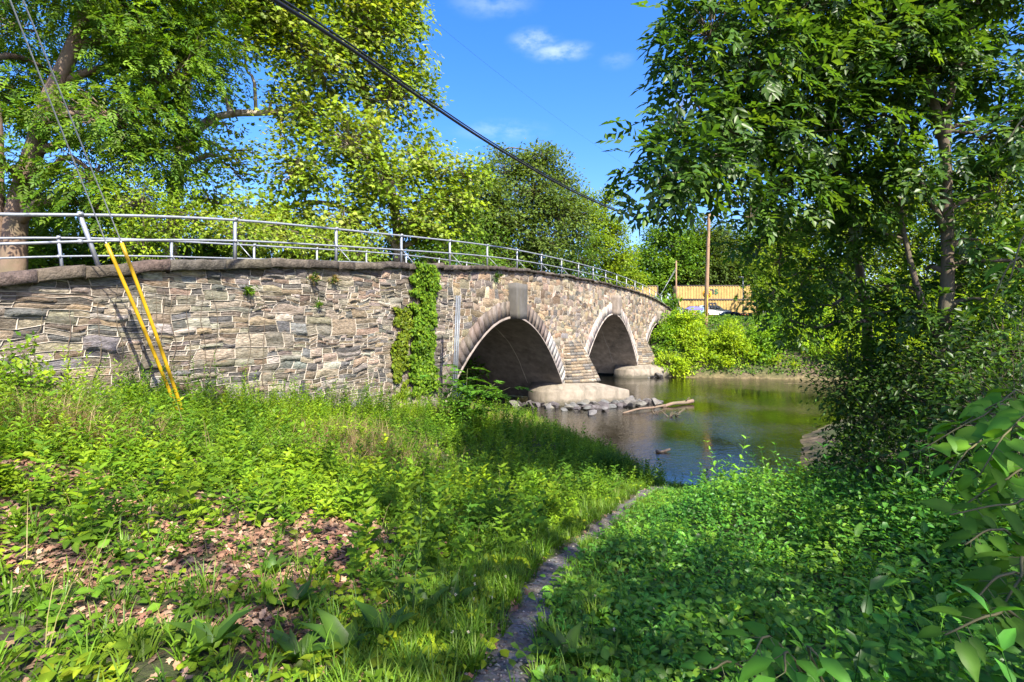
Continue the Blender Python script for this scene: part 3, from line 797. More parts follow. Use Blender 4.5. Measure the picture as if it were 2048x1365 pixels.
def build_post():
    b = G(907, 800); b = np.array([(907 - 1024) / F * 16.6, 16.6, 0]); b[2] = terrain(b[0], b[1]) - .1
    t = P(917, 592, 16.9); d = t - b; L = np.linalg.norm(d); a3 = nrmz(d); a1 = nrmz(np.cross([0, 1., 0], a3)); a2 = np.cross(a3, a1)
    g = Geo(); A = np.array([a1, a2, a3]); c = (b + t) / 2
    box(g, c, (.06, .006, L), ax=A); box(g, c + a1 * .045 - a2 * .017, (.006, .04, L), ax=A); box(g, c - a1 * .045 - a2 * .017, (.006, .04, L), ax=A)
    box(g, c + a1 * .063 - a2 * .034, (.03, .006, L), ax=A); box(g, c - a1 * .063 - a2 * .034, (.03, .006, L), ax=A)
    tag(g.build('metal_post', m_plain('dull_grey_steel', (.17, .19, .21), .55, .5, .25)), 'bare galvanised channel sign post standing beside the nearest arch', 'post')
build_post()

# ------------------------------------------------------------------ foliage helpers
UP = np.array([0, 0, 1.])
def sticks(g, a, b, ra, rb, col, mat=0):
    """many straight three sided twigs at once"""
    a = np.asarray(a, float); b = np.asarray(b, float); N = len(a)
    if N == 0: return
    d = nrmz(b - a); ref = np.where(np.abs(d[:, 2:3]) > .85, np.array([[1., 0, 0]]), np.array([[0, 0, 1.]]))
    s = nrmz(np.cross(d, ref)); t = np.cross(d, s); V = []
    ra = np.broadcast_to(ra, (N,)); rb = np.broadcast_to(rb, (N,))
    for c, r in ((a, ra), (b, rb)):
        for k in range(3):
            V.append(c + r[:, None] * (math.cos(k * 2.094) * s + math.sin(k * 2.094) * t))
    V = np.stack(V, 1)
    f = np.array([0, 3, 4, 1, 1, 4, 5, 2, 2, 5, 3, 0]); lo = (np.arange(N)[:, None] * 6 + f).ravel()
    c = np.repeat(np.broadcast_to(col, (N, 3)), 6, axis=0)
    g.add(V.reshape(-1, 3), lo, np.full(N * 3, 4), c, mat)

def pinnate(g, rng, base, d, n, L, ll, lw, pairs, cols, tpl, stem=None):
    """compound leaves: paired leaflets and one at the tip along each stalk"""
    N = len(base); d = nrmz(d); side = nrmz(np.cross(n, d)); up = np.cross(d, side)
    L = np.broadcast_to(np.asarray(L, float), (N,))[:, None]
    cc = palette(rng, N, cols)
    for k in range(pairs):
        f = .25 + .65 * k / max(1, pairs - 1)
        sag = -UP * L * .22 * f * f
        for sg in (-1, 1):
            dd = nrmz(d * .62 + side * sg * .8 + up * .1 + rng.normal(size=(N, 3)) * .14 - UP * .12)
            leaves(g, tpl, base + d * L * f + sag, dd, up + rng.normal(size=(N, 3)) * .22, ll * rng.uniform(.75, 1.15, N) * (.8 + .4 * math.sin(f * 3.1)), lw * rng.uniform(.8, 1.2, N), cc * rng.uniform(.85, 1.15, (N, 1)))
    leaves(g, tpl, base + d * L - UP * L * .22, nrmz(d - UP * .35), up, ll * rng.uniform(.9, 1.2, N), lw * rng.uniform(.9, 1.2, N), cc)
    if stem: sticks(g, base, base + d * L - UP * L * .2, stem, stem * .5, (.09, .1, .03))

def clusters(rng, blobs, dens, low=-.55):
    C = []; D = []; K = []
    for k, (c, r) in enumerate(blobs):
        r = np.broadcast_to(np.asarray(r, float), (3,))
        N = max(6, int(dens * r[0] * r[2]))
        d = nrmz(rng.normal(size=(N * 2, 3))); d = d[d[:, 2] > low][:N]
        rr = 1 - .6 * rng.random(len(d)) ** 1.4
        rr = rr * (1 + .28 * vn(d[:, 0] * 2.2 + k * 7, d[:, 2] * 2.2 + d[:, 1] * 1.7, k))
        C.append(np.asarray(c) + d * r * rr[:, None]); D.append(d); K.append(np.full(len(d), k))
    return np.concatenate(C), np.concatenate(D), np.concatenate(K)

def foliage(g, rng, blobs, dens, per, cr, ln, wd, cols, tpl=T4, droop=.25, comp=None, flat=.5, low=-.55, gt=None, twig=.018):
    C, D, K = clusters(rng, blobs, dens, low)
    cl = palette(rng, len(C), cols, .12)
    i = np.repeat(np.arange(len(C)), per); N = len(i)
    off = rng.normal(size=(N, 3)); off = off / np.maximum(1, np.linalg.norm(off, axis=1, keepdims=True) / 1.7) * cr * np.array([1, 1, flat])
    pos = C[i] + off
    out = nrmz(D[i] + UP * .25 + .35 * nrmz(off))
    d = nrmz(out * .75 + rng.normal(size=(N, 3)) * .5 - UP * droop)
    n = nrmz(UP * .55 + out * .5 + SUNV * .75 + rng.normal(size=(N, 3)) * .42)
    c = cl[i] * rng.uniform(.78, 1.25, (N, 1))
    if comp:
        L, pairs = comp
        pinnate(g, rng, pos, d, n, L * rng.uniform(.75, 1.2, N), ln, wd, pairs, cols, tpl)
    else:
        leaves(g, tpl, pos, d, n, ln * rng.uniform(.45, 1.4, N), wd * rng.uniform(.55, 1.3, N), c)
    if gt is not None:
        cen = np.array([np.asarray(b[0], float) for b in blobs])[K] - UP * .15
        mid = (cen + C) / 2 + rng.normal(size=C.shape) * .12 * np.linalg.norm(C - cen, axis=1, keepdims=True) * .6
        sticks(gt, cen, mid, twig * 1.6, twig, (.5, .5, .5)); sticks(gt, mid, C, twig, twig * .35, (.5, .5, .5))

def limb(g, a, b, r0, r1, rng, n=8, sag=.18, sides=7, mat=0):
    a = np.asarray(a, float); b = np.asarray(b, float); L = np.linalg.norm(b - a)
    m1 = a + (b - a) * .35 + rng.normal(size=3) * L * .06 + UP * L * sag * .6
    m2 = a + (b - a) * .7 + rng.normal(size=3) * L * .06 + UP * L * sag * .5
    tube(g, smooth_path([a, m1, m2, b], n), np.linspace(r0, r1, n), sides, (.5, .5, .5), mat, rough=.12, seed=int(abs(a[0] * 13 + b[2] * 7)) % 97)

def tree(name, label, cat, trunks, blobs, bark, cols, dens, per, cr, ln, wd, seed, group=None, lmat='leaf', limbs=True, base=None, twig=.018, limb_r=.1, **kw):
    rng = np.random.default_rng(seed)
    p0 = np.asarray(trunks[0][0][0], float) if base is None else np.asarray(base, float)
    r = thing(name, label, cat, tuple(p0), group)
    gt = Geo(); gl = Geo(); allp = []
    for pts, ra, rb in trunks:
        n = max(8, len(pts) * 5); c = smooth_path(pts, n) if len(pts) > 2 else np.linspace(pts[0], pts[1], n)
        f = np.linspace(0, 1, n); tube(gt, c, (ra + (rb - ra) * f ** .8) * (1 + .5 * np.exp(-f * 14)), 12, rough=.14, seed=seed); allp.append(np.column_stack([c, ra + (rb - ra) * f]))
    A = np.concatenate(allp)
    if limbs:
        for c, rr in blobs:
            c = np.asarray(c, float); dd = np.linalg.norm(A[:, :3] - c, axis=1) + 1.2 * np.maximum(0, A[:, 2] - c[2] + .3 * np.max(rr))
            j = int(np.argmin(dd)); q = A[j]
            if np.linalg.norm(q[:3] - c) > .3: limb(gt, q[:3], c, min(q[3] * .6, limb_r * 1.6), limb_r * .4, rng)
    foliage(gl, rng, blobs, dens, per, cr, ln, wd, cols, gt=gt, twig=twig, **kw)
    gt.build('trunk', M[bark], r, smooth=True)
    gl.build('crown', M[lmat], r)
    return r
def PB(l):   # (px, py, Y, radius) -> blobs
    return [(P(a, b, y), (r * 1.0, r * 1.0, r * .85) if np.isscalar(r) else r) for a, b, y, r in l]
def gz(x, y): return float(terrain(x, y))

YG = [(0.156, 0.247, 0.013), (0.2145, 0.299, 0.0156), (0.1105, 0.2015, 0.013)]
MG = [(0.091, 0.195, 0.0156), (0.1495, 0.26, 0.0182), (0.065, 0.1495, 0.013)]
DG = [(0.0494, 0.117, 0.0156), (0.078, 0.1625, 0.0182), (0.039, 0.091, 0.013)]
SY = [(0.169, 0.273, 0.0195), (0.234, 0.3315, 0.0234), (0.1235, 0.2145, 0.0195), (0.273, 0.325, 0.065)]

# ------------------------------------------------------------------ trees behind the bridge
def trees_behind():
    tree('walnut_tree', 'huge leaning tree with drooping compound leaves beyond the left end of the bridge', 'tree',
         [([P(15, 640, 20.5), P(35, 430, 20.5), P(62, 320, 20.5), P(100, 200, 20.5), P(145, 100, 20.7), P(190, -30, 21), P(230, -200, 21)], .4, .22),
          ([P(-15, 640, 20.3), P(-8, 450, 20.3), P(-12, 250, 20.3), P(-40, 60, 20.3), P(-70, -150, 20.3)], .3, .2)],
         PB([(40, 50, 23, 2.0), (275, 90, 21.5, 2.3), (330, 160, 22, 2.4), (225, 230, 20.5, 2.1), (15, 190, 22.5, 1.7), (300, 300, 22, 2.0), (190, 350, 20, 1.8), (95, 400, 23, 1.5), (395, 90, 23.5, 1.9), (330, -60, 22, 2.8),
             (120, -80, 20, 3), (280, 20, 22, 2.2), (370, 250, 23, .9), (120, 170, 23.5, 1.9), (15, 480, 22.5, 1.2), (240, 420, 20.5, 1.5), (80, 240, 19.6, .9), (10, 330, 19, .8)]),
         'tan_bark', MG + [(.09, .15, .012)], 18, 9, .52, .2, .085, 101, comp=(.5, 4), droop=.55, twig=.02, limb_r=.16, low=-.9)
    tree('sycamore_tree', 'tall pale green sycamore with mottled bark rising above the middle of the bridge', 'tree',
         [([P(800, 640, 31), P(798, 500, 31), P(785, 400, 30.5), P(745, 250, 30), P(705, 90, 29.5), P(690, -80, 29)], .42, .14),
          ([P(798, 500, 31), P(740, 440, 30), P(640, 405, 29), P(560, 420, 28)], .2, .09),
          ([P(797, 480, 31), P(850, 400, 31), P(900, 330, 31)], .18, .07)],
         PB([(560, 40, 27, 2.6), (640, 130, 28, 2.8), (740, 60, 29, 2.8), (790, 190, 30, 2.3), (700, 290, 28, 2.3), (595, 340, 27, 1.7), (760, 370, 29, 2.2), (850, 330, 30.5, 1.8), (720, -80, 29, 4), (580, 440, 28, 1.7), (690, 440, 28, 1.7), (830, 440, 30, 1.9), (900, 400, 31, 1.7), (930, 350, 31, 1.2), (880, 470, 31.5, 1.8), (830, 130, 30, 1.0), (800, 30, 29.5, 1.6), (610, 230, 27.5, 1.7)]),
         'sycamore', SY, 30, 19, .55, .25, .25, 102, twig=.022, limb_r=.15, droop=.35, low=-.8, tpl=TL)
    tree('sycamore_tree', 'sycamore with one long bare bent branch arching right against the sky', 'tree',
         [([P(330, 640, 26.5), P(345, 470, 26.5), P(355, 330, 26.5), P(402, 255, 26.5), P(455, 229, 26.6), P(530, 226, 26.8), P(605, 220, 27)], .34, .12),
          ([P(352, 400, 26.8), P(370, 200, 27), P(380, 60, 27), P(395, -90, 27)], .24, .16)],
         PB([(490, 95, 25.5, 1.0), (500, 20, 26, 1.8), (430, 10, 26, 1.0), (440, 165, 26.5, .55), (420, 300, 26.5, .5), (475, 320, 26.5, .7), (390, 130, 26.8, .5), (455, 255, 27, .5), (505, 300, 27, .55), (465, 200, 27.2, .45), (540, 190, 27, .5), (480, 350, 27, .7), (570, 275, 26.5, .6), (430, 400, 26, 1.3), (500, 440, 26, 1.5), (400, -60, 26, 2.4), (560, -40, 26, 2.2)]),
         'sycamore', SY, 28, 18, .5, .22, .23, 103, twig=.02, limb_r=.1, droop=.35, low=-.8, tpl=TL)
    hz = [('bushy_tree', 'bright yellow green bushy tree behind the rails beside the guy wires', [(285, 400, 19.5, 1.3), (340, 450, 19.5, 1.2), (270, 480, 19, 1.1), (395, 440, 20, 1.0)], YG, .16, .085),
          ('bushy_tree', 'low olive green tree behind the rails under the long bent branch', [(470, 460, 21, 1.2), (550, 480, 22, 1.2), (640, 490, 24, 1.3), (720, 500, 25, 1.3)], SY, .17, .12),
          ('young_tree', 'slim green young tree growing behind the bridge beside the sycamore trunk', [(870, 520, 30, 1.3), (950, 520, 32, 1.5), (930, 450, 33, 1.5)], MG, .17, .1)]
    for k, (nm, lab, bl, cols, ln, wd) in enumerate(hz):
        x, y = P(bl[0][0], 600, bl[0][2] + .6)[:2]
        tree(nm, lab, 'tree', [([np.array([x, y, 1.5]), np.array([x + .1, y, 3.2]), P(bl[0][0], bl[0][1], bl[0][2])], .1, .05)], PB(bl), 'bark', cols, 46, 18, .38, ln, wd, 120 + k, droop=.4, low=-.95, twig=.01, limb_r=.06)
    tree('tall_tree', 'dull green tall tree in the middle distance, its top just left of the open sky', 'tree',
         [([P(1060, 650, 46), P(1060, 520, 46), P(1075, 400, 46), P(1085, 300, 46)], .4, .1)],
         PB([(1085, 320, 45, 1.9), (1020, 345, 45, 1.9), (1120, 360, 45, 1.6), (1070, 390, 44, 2.6), (990, 400, 43, 1.8), (1110, 430, 44, 2.4), (1020, 450, 43, 2.6), (1085, 490, 43, 2.4), (970, 470, 42, 2), (1140, 400, 45, 1.0), (1000, 520, 42, 2), (1050, 330, 46, 1.2), (965, 355, 43, 1.5), (935, 400, 42, 1.8), (905, 430, 41, 1.6), (1150, 430, 45, 1.6), (1000, 310, 46, .8), (985, 440, 43, 2.2)]),
         'bark', [(.095, .16, .03), (.125, .185, .035), (.07, .125, .025)], 30, 20, .6, .28, .2, 130, twig=.03, limb_r=.12, low=-.85)
    tree('bushy_tree', 'bright green tree behind the crown of the nearest arch', 'tree',
         [([P(1140, 650, 49), P(1140, 560, 49), P(1145, 500, 49)], .25, .1)],
         PB([(1150, 470, 48, 1.9), (1110, 520, 47, 1.9), (1165, 530, 48, 1.9), (1060, 540, 45, 1.8), (1125, 480, 47, 1.5)]),
         'bark', [(.07, .145, .018), (.095, .17, .02), (.05, .11, .015)], 24, 20, .55, .25, .16, 131, twig=.03, low=-.9)
    tree('bushy_tree', 'yellowish green tree with a ragged pointed top, beside the open sky gap', 'tree',
         [([P(1215, 650, 57), P(1212, 520, 57), P(1210, 400, 57)], .3, .1)],
         PB([(1170, 400, 57, 1.2), (1215, 400, 57, 1.0), (1190, 440, 56, 2), (1225, 470, 56, 1.8), (1190, 500, 55, 2.2), (1240, 520, 57, 1.9), (1215, 560, 56, 2), (1255, 560, 58, 1.6), (1222, 385, 57, .7)]),
         'bark', YG, 34, 20, .6, .3, .2, 132, twig=.03, low=-.85)
trees_behind()

def trees_far():
    far = [('woodland_tree', 'rounded mid green tree behind the train, left of the tall utility pole', [(1330, 480, 118, 4.6), (1290, 520, 117, 4), (1345, 540, 117, 5), (1300, 570, 116, 4), (1375, 505, 119, 4.5), (1260, 575, 116, 3.5)], MG),
           ('woodland_tree', 'rounded tree behind the yellow containers, just right of the tall utility pole', [(1400, 480, 121, 4), (1440, 490, 121, 5), (1420, 545, 120, 5.5), (1465, 540, 120, 5), (1380, 560, 119, 4.5)], [(.07, .12, .02), (.1, .15, .024), (.05, .09, .018)]),
           ('woodland_tree', 'dark tree behind the right end of the container stack', [(1510, 500, 124, 5.5), (1490, 560, 123, 5), (1540, 560, 123, 5.5), (1560, 490, 125, 6)], DG + MG)]
    for k, (nm, lab, bl, cols) in enumerate(far):
        x, y, _ = P(bl[0][0], 600, bl[0][2] + 1); z = gz(x, y)
        tree(nm, lab, 'tree', [([np.array([x, y, z - .2]), np.array([x, y, z + 5]), P(*bl[0][:3])], .45, .15)], PB(bl), 'bark', cols, 9, 22, 1.25, .62, .46, 140 + k, group='wood behind the train', twig=.06, limb_r=.16, low=-.8, flat=.7)
    mid = [('sunlit_tree', 'sunlit tree above the far bank, left of the slim near trunk', [(1560, 520, 62, 3), (1600, 470, 63, 3.4), (1545, 590, 61, 2.6), (1630, 540, 62, 3)]),
           ('sunlit_tree', 'sunlit tree seen right behind the slim leaning near trunk', [(1680, 440, 60, 3.6), (1720, 520, 60, 3.2), (1690, 590, 59, 2.8), (1755, 450, 61, 3)]),
           ('sunlit_tree', 'sunlit tree seen between the slim near trunk and the forked near trunk', [(1800, 420, 58, 3.4), (1830, 500, 58, 3.2), (1790, 580, 57, 3), (1850, 370, 59, 3)]),
           ('sunlit_tree', 'sunlit tree filling the gap right of the forked near trunk', [(1940, 420, 55, 3.6), (1990, 350, 56, 3.4), (1960, 520, 55, 3.4), (1910, 580, 54, 2.6), (2040, 440, 55, 3.4), (2040, 560, 54, 3), (2060, 300, 56, 3.4)])]
    for k, (nm, lab, bl) in enumerate(mid):
        x, y, _ = P(bl[0][0], 600, bl[0][2] + 1); z = gz(x, y)
        tree(nm, lab, 'tree', [([np.array([x, y, z - .2]), np.array([x, y, z + 4]), P(*bl[0][:3])], .3, .12)], PB(bl), 'bark', YG, 15, 22, .7, .34, .24, 150 + k, group='sunlit trees on the far bank', twig=.04, limb_r=.12, low=-.9, flat=.6)
trees_far()
def woods():
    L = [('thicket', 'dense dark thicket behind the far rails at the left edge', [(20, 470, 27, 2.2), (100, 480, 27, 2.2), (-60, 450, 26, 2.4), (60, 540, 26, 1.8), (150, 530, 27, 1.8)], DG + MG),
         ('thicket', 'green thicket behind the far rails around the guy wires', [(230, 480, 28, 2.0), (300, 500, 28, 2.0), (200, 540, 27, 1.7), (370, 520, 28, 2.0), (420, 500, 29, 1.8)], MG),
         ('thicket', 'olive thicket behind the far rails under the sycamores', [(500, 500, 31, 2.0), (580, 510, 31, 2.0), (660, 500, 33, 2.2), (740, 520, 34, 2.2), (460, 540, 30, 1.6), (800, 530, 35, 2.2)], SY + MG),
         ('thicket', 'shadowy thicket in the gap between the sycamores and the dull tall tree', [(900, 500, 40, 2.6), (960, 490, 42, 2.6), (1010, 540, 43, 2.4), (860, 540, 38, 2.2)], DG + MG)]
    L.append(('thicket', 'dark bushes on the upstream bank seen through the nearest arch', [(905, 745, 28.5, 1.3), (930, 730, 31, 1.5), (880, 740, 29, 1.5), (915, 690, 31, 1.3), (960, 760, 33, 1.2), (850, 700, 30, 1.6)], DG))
    for k, (nm, lab, bl, cols) in enumerate(L):
        x, y, _ = P(bl[0][0], 600, bl[0][2]); z = gz(x, y)
        tree(nm, lab, 'thicket', [([np.array([x, y, z - .2]), np.array([x, y, z + 2]), P(*bl[0][:3])], .14, .06)], PB(bl), 'bark', cols, 26, 20, .55, .24, .17, 160 + k, group='thickets behind the bridge', twig=.02, limb_r=.07, low=-1, flat=.7)
    rng = np.random.default_rng(165)
    g = Geo()
    def mass(N, x0, x1, y0, y1, zb, ht, cols, ln):
        x = rng.uniform(x0, x1, N); y = rng.uniform(y0, y1, N); top = ht * (.62 + .6 * fbm(x * .09, y * .05, 166, 4) + .25)
        f = rng.random(N) ** .7; z = zb + top * f
        n = nrmz(rng.normal(size=(N, 3)) * .5 + np.array([.25, -.45, .75]))
        i = fbm(x * .3, z * .3, 167, 3); c = palette(rng, N, cols) * (1 + .5 * i)[:, None].clip(.5, 1.5)
        leaves(g, T4, np.stack([x, y + 2.5 * fbm(x * .4, z * .4, 168, 3), z], -1), nrmz(rng.normal(size=(N, 3)) + np.array([0, -.3, -.5])), n, ln * rng.uniform(.6, 1.3, N), ln * .7 * rng.uniform(.7, 1.2, N), c)
    mass(26000, 40, 135, 78, 92, 4, 24, YG + MG, .75)
    mass(13000, 37, 66, 62, 72, 3.5, 8, DG + MG, .5)
    mass(15000, -85, -4, 50, 60, 0, 13, DG + MG, .6)
    mass(9000, -4, 24, 72, 80, 3, 7, MG, .6)
    mass(14000, 10, 80, 128, 140, 4, 20, MG + DG, 1.0)
    tag(g.build('woods', M['leaf']), 'unbroken mass of distant woodland closing the view behind the river', 'woods', kind='stuff')
woods()

# ------------------------------------------------------------------ shrubs on the far bank
def far_shrubs():
    S = [('leafy_shrub', 'bright shrub hanging over the end of the bridge at the far arch', [(1335, 680, 47.5, 1.1), (1325, 720, 46, .9), (1350, 650, 48.5, .9)], MG),
         ('leafy_shrub', 'small round yellow green shrub at the waterline right of the second footing', [(1338, 735, 43.5, .8), (1365, 742, 43.2, .6)], YG),
         ('leafy_shrub', 'big yellow green shrub right of the far arch, below the utility pole', [(1385, 690, 46, 1.4), (1400, 725, 44.5, 1.2), (1375, 655, 48, 1.2)], YG),
         ('leafy_shrub', 'tallest yellow green shrub in the middle of the far bank', [(1455, 685, 45, 1.4), (1475, 715, 44, 1.3), (1440, 735, 43.4, .8)], YG),
         ('leafy_shrub', 'green shrub with a shadowed foot, right of the tallest far bank shrub', [(1525, 690, 44.5, 1.3), (1520, 720, 43.6, 1.0), (1555, 665, 46, 1.3)], MG),
         ('leafy_shrub', 'low pale shrub by the sand bar on the far bank', [(1555, 735, 42.8, .75), (1585, 740, 42.3, .6)], YG),
         ('leafy_shrub', 'spreading shrub with feathery top between the sand bar and the slim near trunk', [(1610, 690, 44, 1.4), (1640, 660, 46, 1.6), (1600, 650, 47, 1.3), (1650, 710, 42.5, 1.2)], MG + YG),
         ('leafy_shrub', 'shrub on the far bank just right of the slim near trunk', [(1720, 680, 43, 1.6), (1700, 720, 41.5, 1.1), (1760, 650, 44, 1.6)], YG),
         ('leafy_shrub', 'shrub on the far bank behind the forked near trunk', [(1830, 660, 43, 1.8), (1880, 640, 44, 1.8), (1800, 710, 41.5, 1.2), (1950, 650, 44, 2.0)], YG)]
    for k, (nm, lab, bl, cols) in enumerate(S):
        x, y, _ = P(bl[0][0], bl[0][1], bl[0][2]); z = gz(x, y)
        bl = [(a, b_ - 6, c_, r_ * 1.3) for a, b_, c_, r_ in bl]
        tree(nm, lab, 'shrub', [([np.array([x, y, z - .1]), np.array([x + .05, y, z + .4]), P(*bl[0][:3])], .05, .03)], PB(bl), 'bark', [(a * 1.4, b_ * 1.36, c_) for a, b_, c_ in cols], 62, 18, .3, .24, .16, 170 + k, group='shrubs along the far bank', twig=.01, limb_r=.03, low=-.95, flat=.6)
    # unbroken low growth that covers the far bank
    rng = np.random.default_rng(190); N = 26000
    x = rng.uniform(8, 62, N * 2); y = rng.uniform(40, 66, N * 2); z, iw, dn, df = terrain(x, y, True)
    rel = np.stack([x - BO[0], y - BO[1]], -1); pp = rel @ BN
    ok = (~iw) & (df < dn) & (df > .2) & (df < 17) & (pp > .4); x, y, z, df = x[ok][:N], y[ok][:N], z[ok][:N], df[ok][:N]
    h = (.2 + .5 * np.clip(df / 4, 0, 1)) * (.7 + .6 * (fbm(x * .5, y * .5, 77) + .4)) * rng.random(len(x)) ** .5
    g = Geo(); n = nrmz(rng.normal(size=(len(x), 3)) * .5 + np.array([.1, -.5, .8]))
    leaves(g, T4, np.stack([x, y, z + h], -1), nrmz(rng.normal(size=(len(x), 3)) + np.array([0, -.6, -.1])), n, rng.uniform(.16, .32, len(x)), rng.uniform(.1, .2, len(x)), palette(rng, len(x), MG + DG))
    tag(g.build('undergrowth', M['leaf']), 'dense low green growth covering the slope of the far bank', 'undergrowth', kind='stuff')
far_shrubs()

# ------------------------------------------------------------------ near trees on the right
ASH = [(0.0459, 0.1125, 0.0186), (0.0633, 0.1492, 0.0213), (0.0328, 0.0827, 0.016), (0.0983, 0.1837, 0.0239)]
def trees_right():
    b1 = np.array([7.1, 10.2, gz(7.1, 10.2) - .1])
    tree('ash_tree', 'slim leaning ash tree on the right bank, dark boughs reaching over the river', 'tree',
         [([b1, P(1735, 660, 10), P(1722, 560, 9.8), P(1702, 430, 9.5), P(1690, 330, 9.3), P(1660, 180, 8.9), P(1600, 20, 8.4), P(1560, -200, 8)], .092, .045),
          ([P(1690, 330, 9.3), P(1600, 300, 8.6), P(1480, 290, 7.8), P(1380, 330, 7.2)], .05, .02),
          ([P(1705, 450, 9.5), P(1650, 440, 9.2), P(1570, 470, 8.9)], .03, .012),
          ([P(1722, 570, 9.8), P(1650, 535, 9.5), P(1560, 560, 9.2)], .028, .01)],
         PB([(1420, 50, 7.0, .68), (1500, 140, 7.4, .9), (1390, 160, 7.0, .45), (1350, 240, 6.6, .42), (1352, 335, 6.5, .36), (1370, 362, 6.7, .34), (1450, 290, 7.2, .62), (1420, 375, 7, .28), (1460, 240, 7.3, .6), (1560, 30, 7.6, 1.0), (1580, 240, 8, .95), (1540, 360, 8, .65), (1640, 140, 8.2, 1.0), (1660, 330, 8.6, .85), (1640, 410, 8.8, .6), (1490, -100, 7.4, .8), (1630, -110, 8, .9), (1500, 415, 7.5, .25), (1660, 530, 9.5, .28), (1560, 500, 9, .3), (1600, 560, 9.3, .3), (1640, 610, 9.4, .28), (1580, 640, 9.6, .22), (1690, 590, 9.4, .26), (1540, 590, 9.2, .16), (1520, 480, 8.6, .2), (1322, 300, 6.4, .2), (1318, 385, 6.5, .16)]),
         'bark_light', ASH, 78, 5, .2, .145, .066, 200, group=None, comp=(.28, 3), tpl=T4, droop=.45, twig=.006, limb_r=.035, low=-1, lmat='leaf_gloss')
    b2 = np.array([6.9, 8.1, gz(6.9, 8.1) - .1])
    tree('ash_tree', 'forked ash tree near the right edge, its thicker brown trunk splitting in two up high', 'tree',
         [([b2, P(1888, 680, 8.1), P(1895, 560, 8.1), P(1893, 420, 8.1), P(1886, 275, 8.1), P(1835, 100, 8.1), P(1815, -80, 8.1)], .115, .055),
          ([P(1886, 275, 8.1), P(1905, 170, 8.1), P(1950, 20, 8.2), P(1990, -150, 8.3)], .07, .04),
          ([P(1888, 690, 8.1), P(1850, 620, 8.2), P(1815, 500, 8.3), P(1795, 370, 8.5), P(1790, 200, 8.6)], .055, .025),
          ([P(1891, 460, 8.1), P(1850, 380, 8.0), P(1830, 340, 7.9)], .05, .025)],
         PB([(1730, 80, 8.2, 1.0), (1760, 230, 8.4, .8), (1840, 150, 8.4, .8), (1900, 40, 8.6, .95), (1800, 20, 8.4, 1), (1980, 130, 8.5, .7), (1960, 260, 8.2, .55), (1750, 390, 8.6, .6), (1850, 340, 8.0, .5), (1990, 380, 8, .6), (1960, 480, 8, .4), (1770, 480, 8.8, .32), (1850, 540, 8.4, .28), (1760, 570, 8.8, .3), (1810, 610, 8.6, .28), (1730, 630, 9, .25), (1930, 570, 8.2, .32), (1990, 600, 7.8, .3), (1870, 620, 8.2, .25), (1950, 650, 7.8, .25), (1780, 660, 8.8, .22), (2050, 240, 8.5, .8), (1860, -150, 8.4, 1.8), (2010, -120, 8.6, 1.6), (1720, -140, 8.2, 1.5), (1690, 470, 8.9, .22), (2040, 520, 8, .5)]),
         'bark', ASH, 74, 5, .2, .145, .066, 201, comp=(.28, 3), tpl=T4, droop=.45, twig=.006, limb_r=.035, low=-1, lmat='leaf_gloss')
    S = [('riverside_shrub', 'dark dense shrub between the slim ash trunk and the water, drooping over the river', [(1710, 780, 9.3, .8), (1735, 850, 9, .55), (1750, 730, 9.8, .6), (1700, 740, 9.6, .28), (1700, 800, 9.2, .32), (1740, 900, 8.8, .45), (1790, 800, 9, .6), (1690, 885, 9.0, .36), (1655, 925, 9.2, .3), (1625, 960, 9.2, .2), (1690, 690, 9.6, .2), (1690, 950, 8.6, .35)], 210),
         ('riverside_shrub', 'dark tangled shrub at the foot of the forked ash trunk', [(1830, 770, 8.4, .8), (1900, 740, 8.0, .75), (1800, 720, 8.8, .55), (1870, 800, 7.6, .7), (1780, 850, 8, .6), (1750, 920, 7.4, .5)], 211),
         ('riverside_shrub', 'shaded shrub at the right edge behind the big heart shaped leaves', [(1990, 760, 6.8, .8), (2030, 690, 7, .7), (1960, 800, 6.2, .6), (2060, 830, 5.4, .8), (1900, 870, 6.4, .5), (1830, 920, 6.2, .4)], 212)]
    for nm, lab, bl, sd in S:
        x, y, _ = P(bl[0][0], bl[0][1], bl[0][2]); z = gz(x, y)
        tree(nm, lab, 'shrub', [([np.array([x, y, z - .1]), np.array([x - .05, y, z + .5]), P(*bl[0][:3])], .04, .02),
                                ([np.array([x + .2, y, z - .1]), np.array([x + .3, y, z + .5]), P(*bl[1][:3])], .035, .015)], PB(bl), 'bark', ASH + [(.045, .08, .015)], 200, 17, .17, .085, .045, sd, group='dark shrubs on the right bank', twig=.005, limb_r=.02, low=-1, flat=.7, droop=.4, lmat='leaf_gloss')
trees_right()

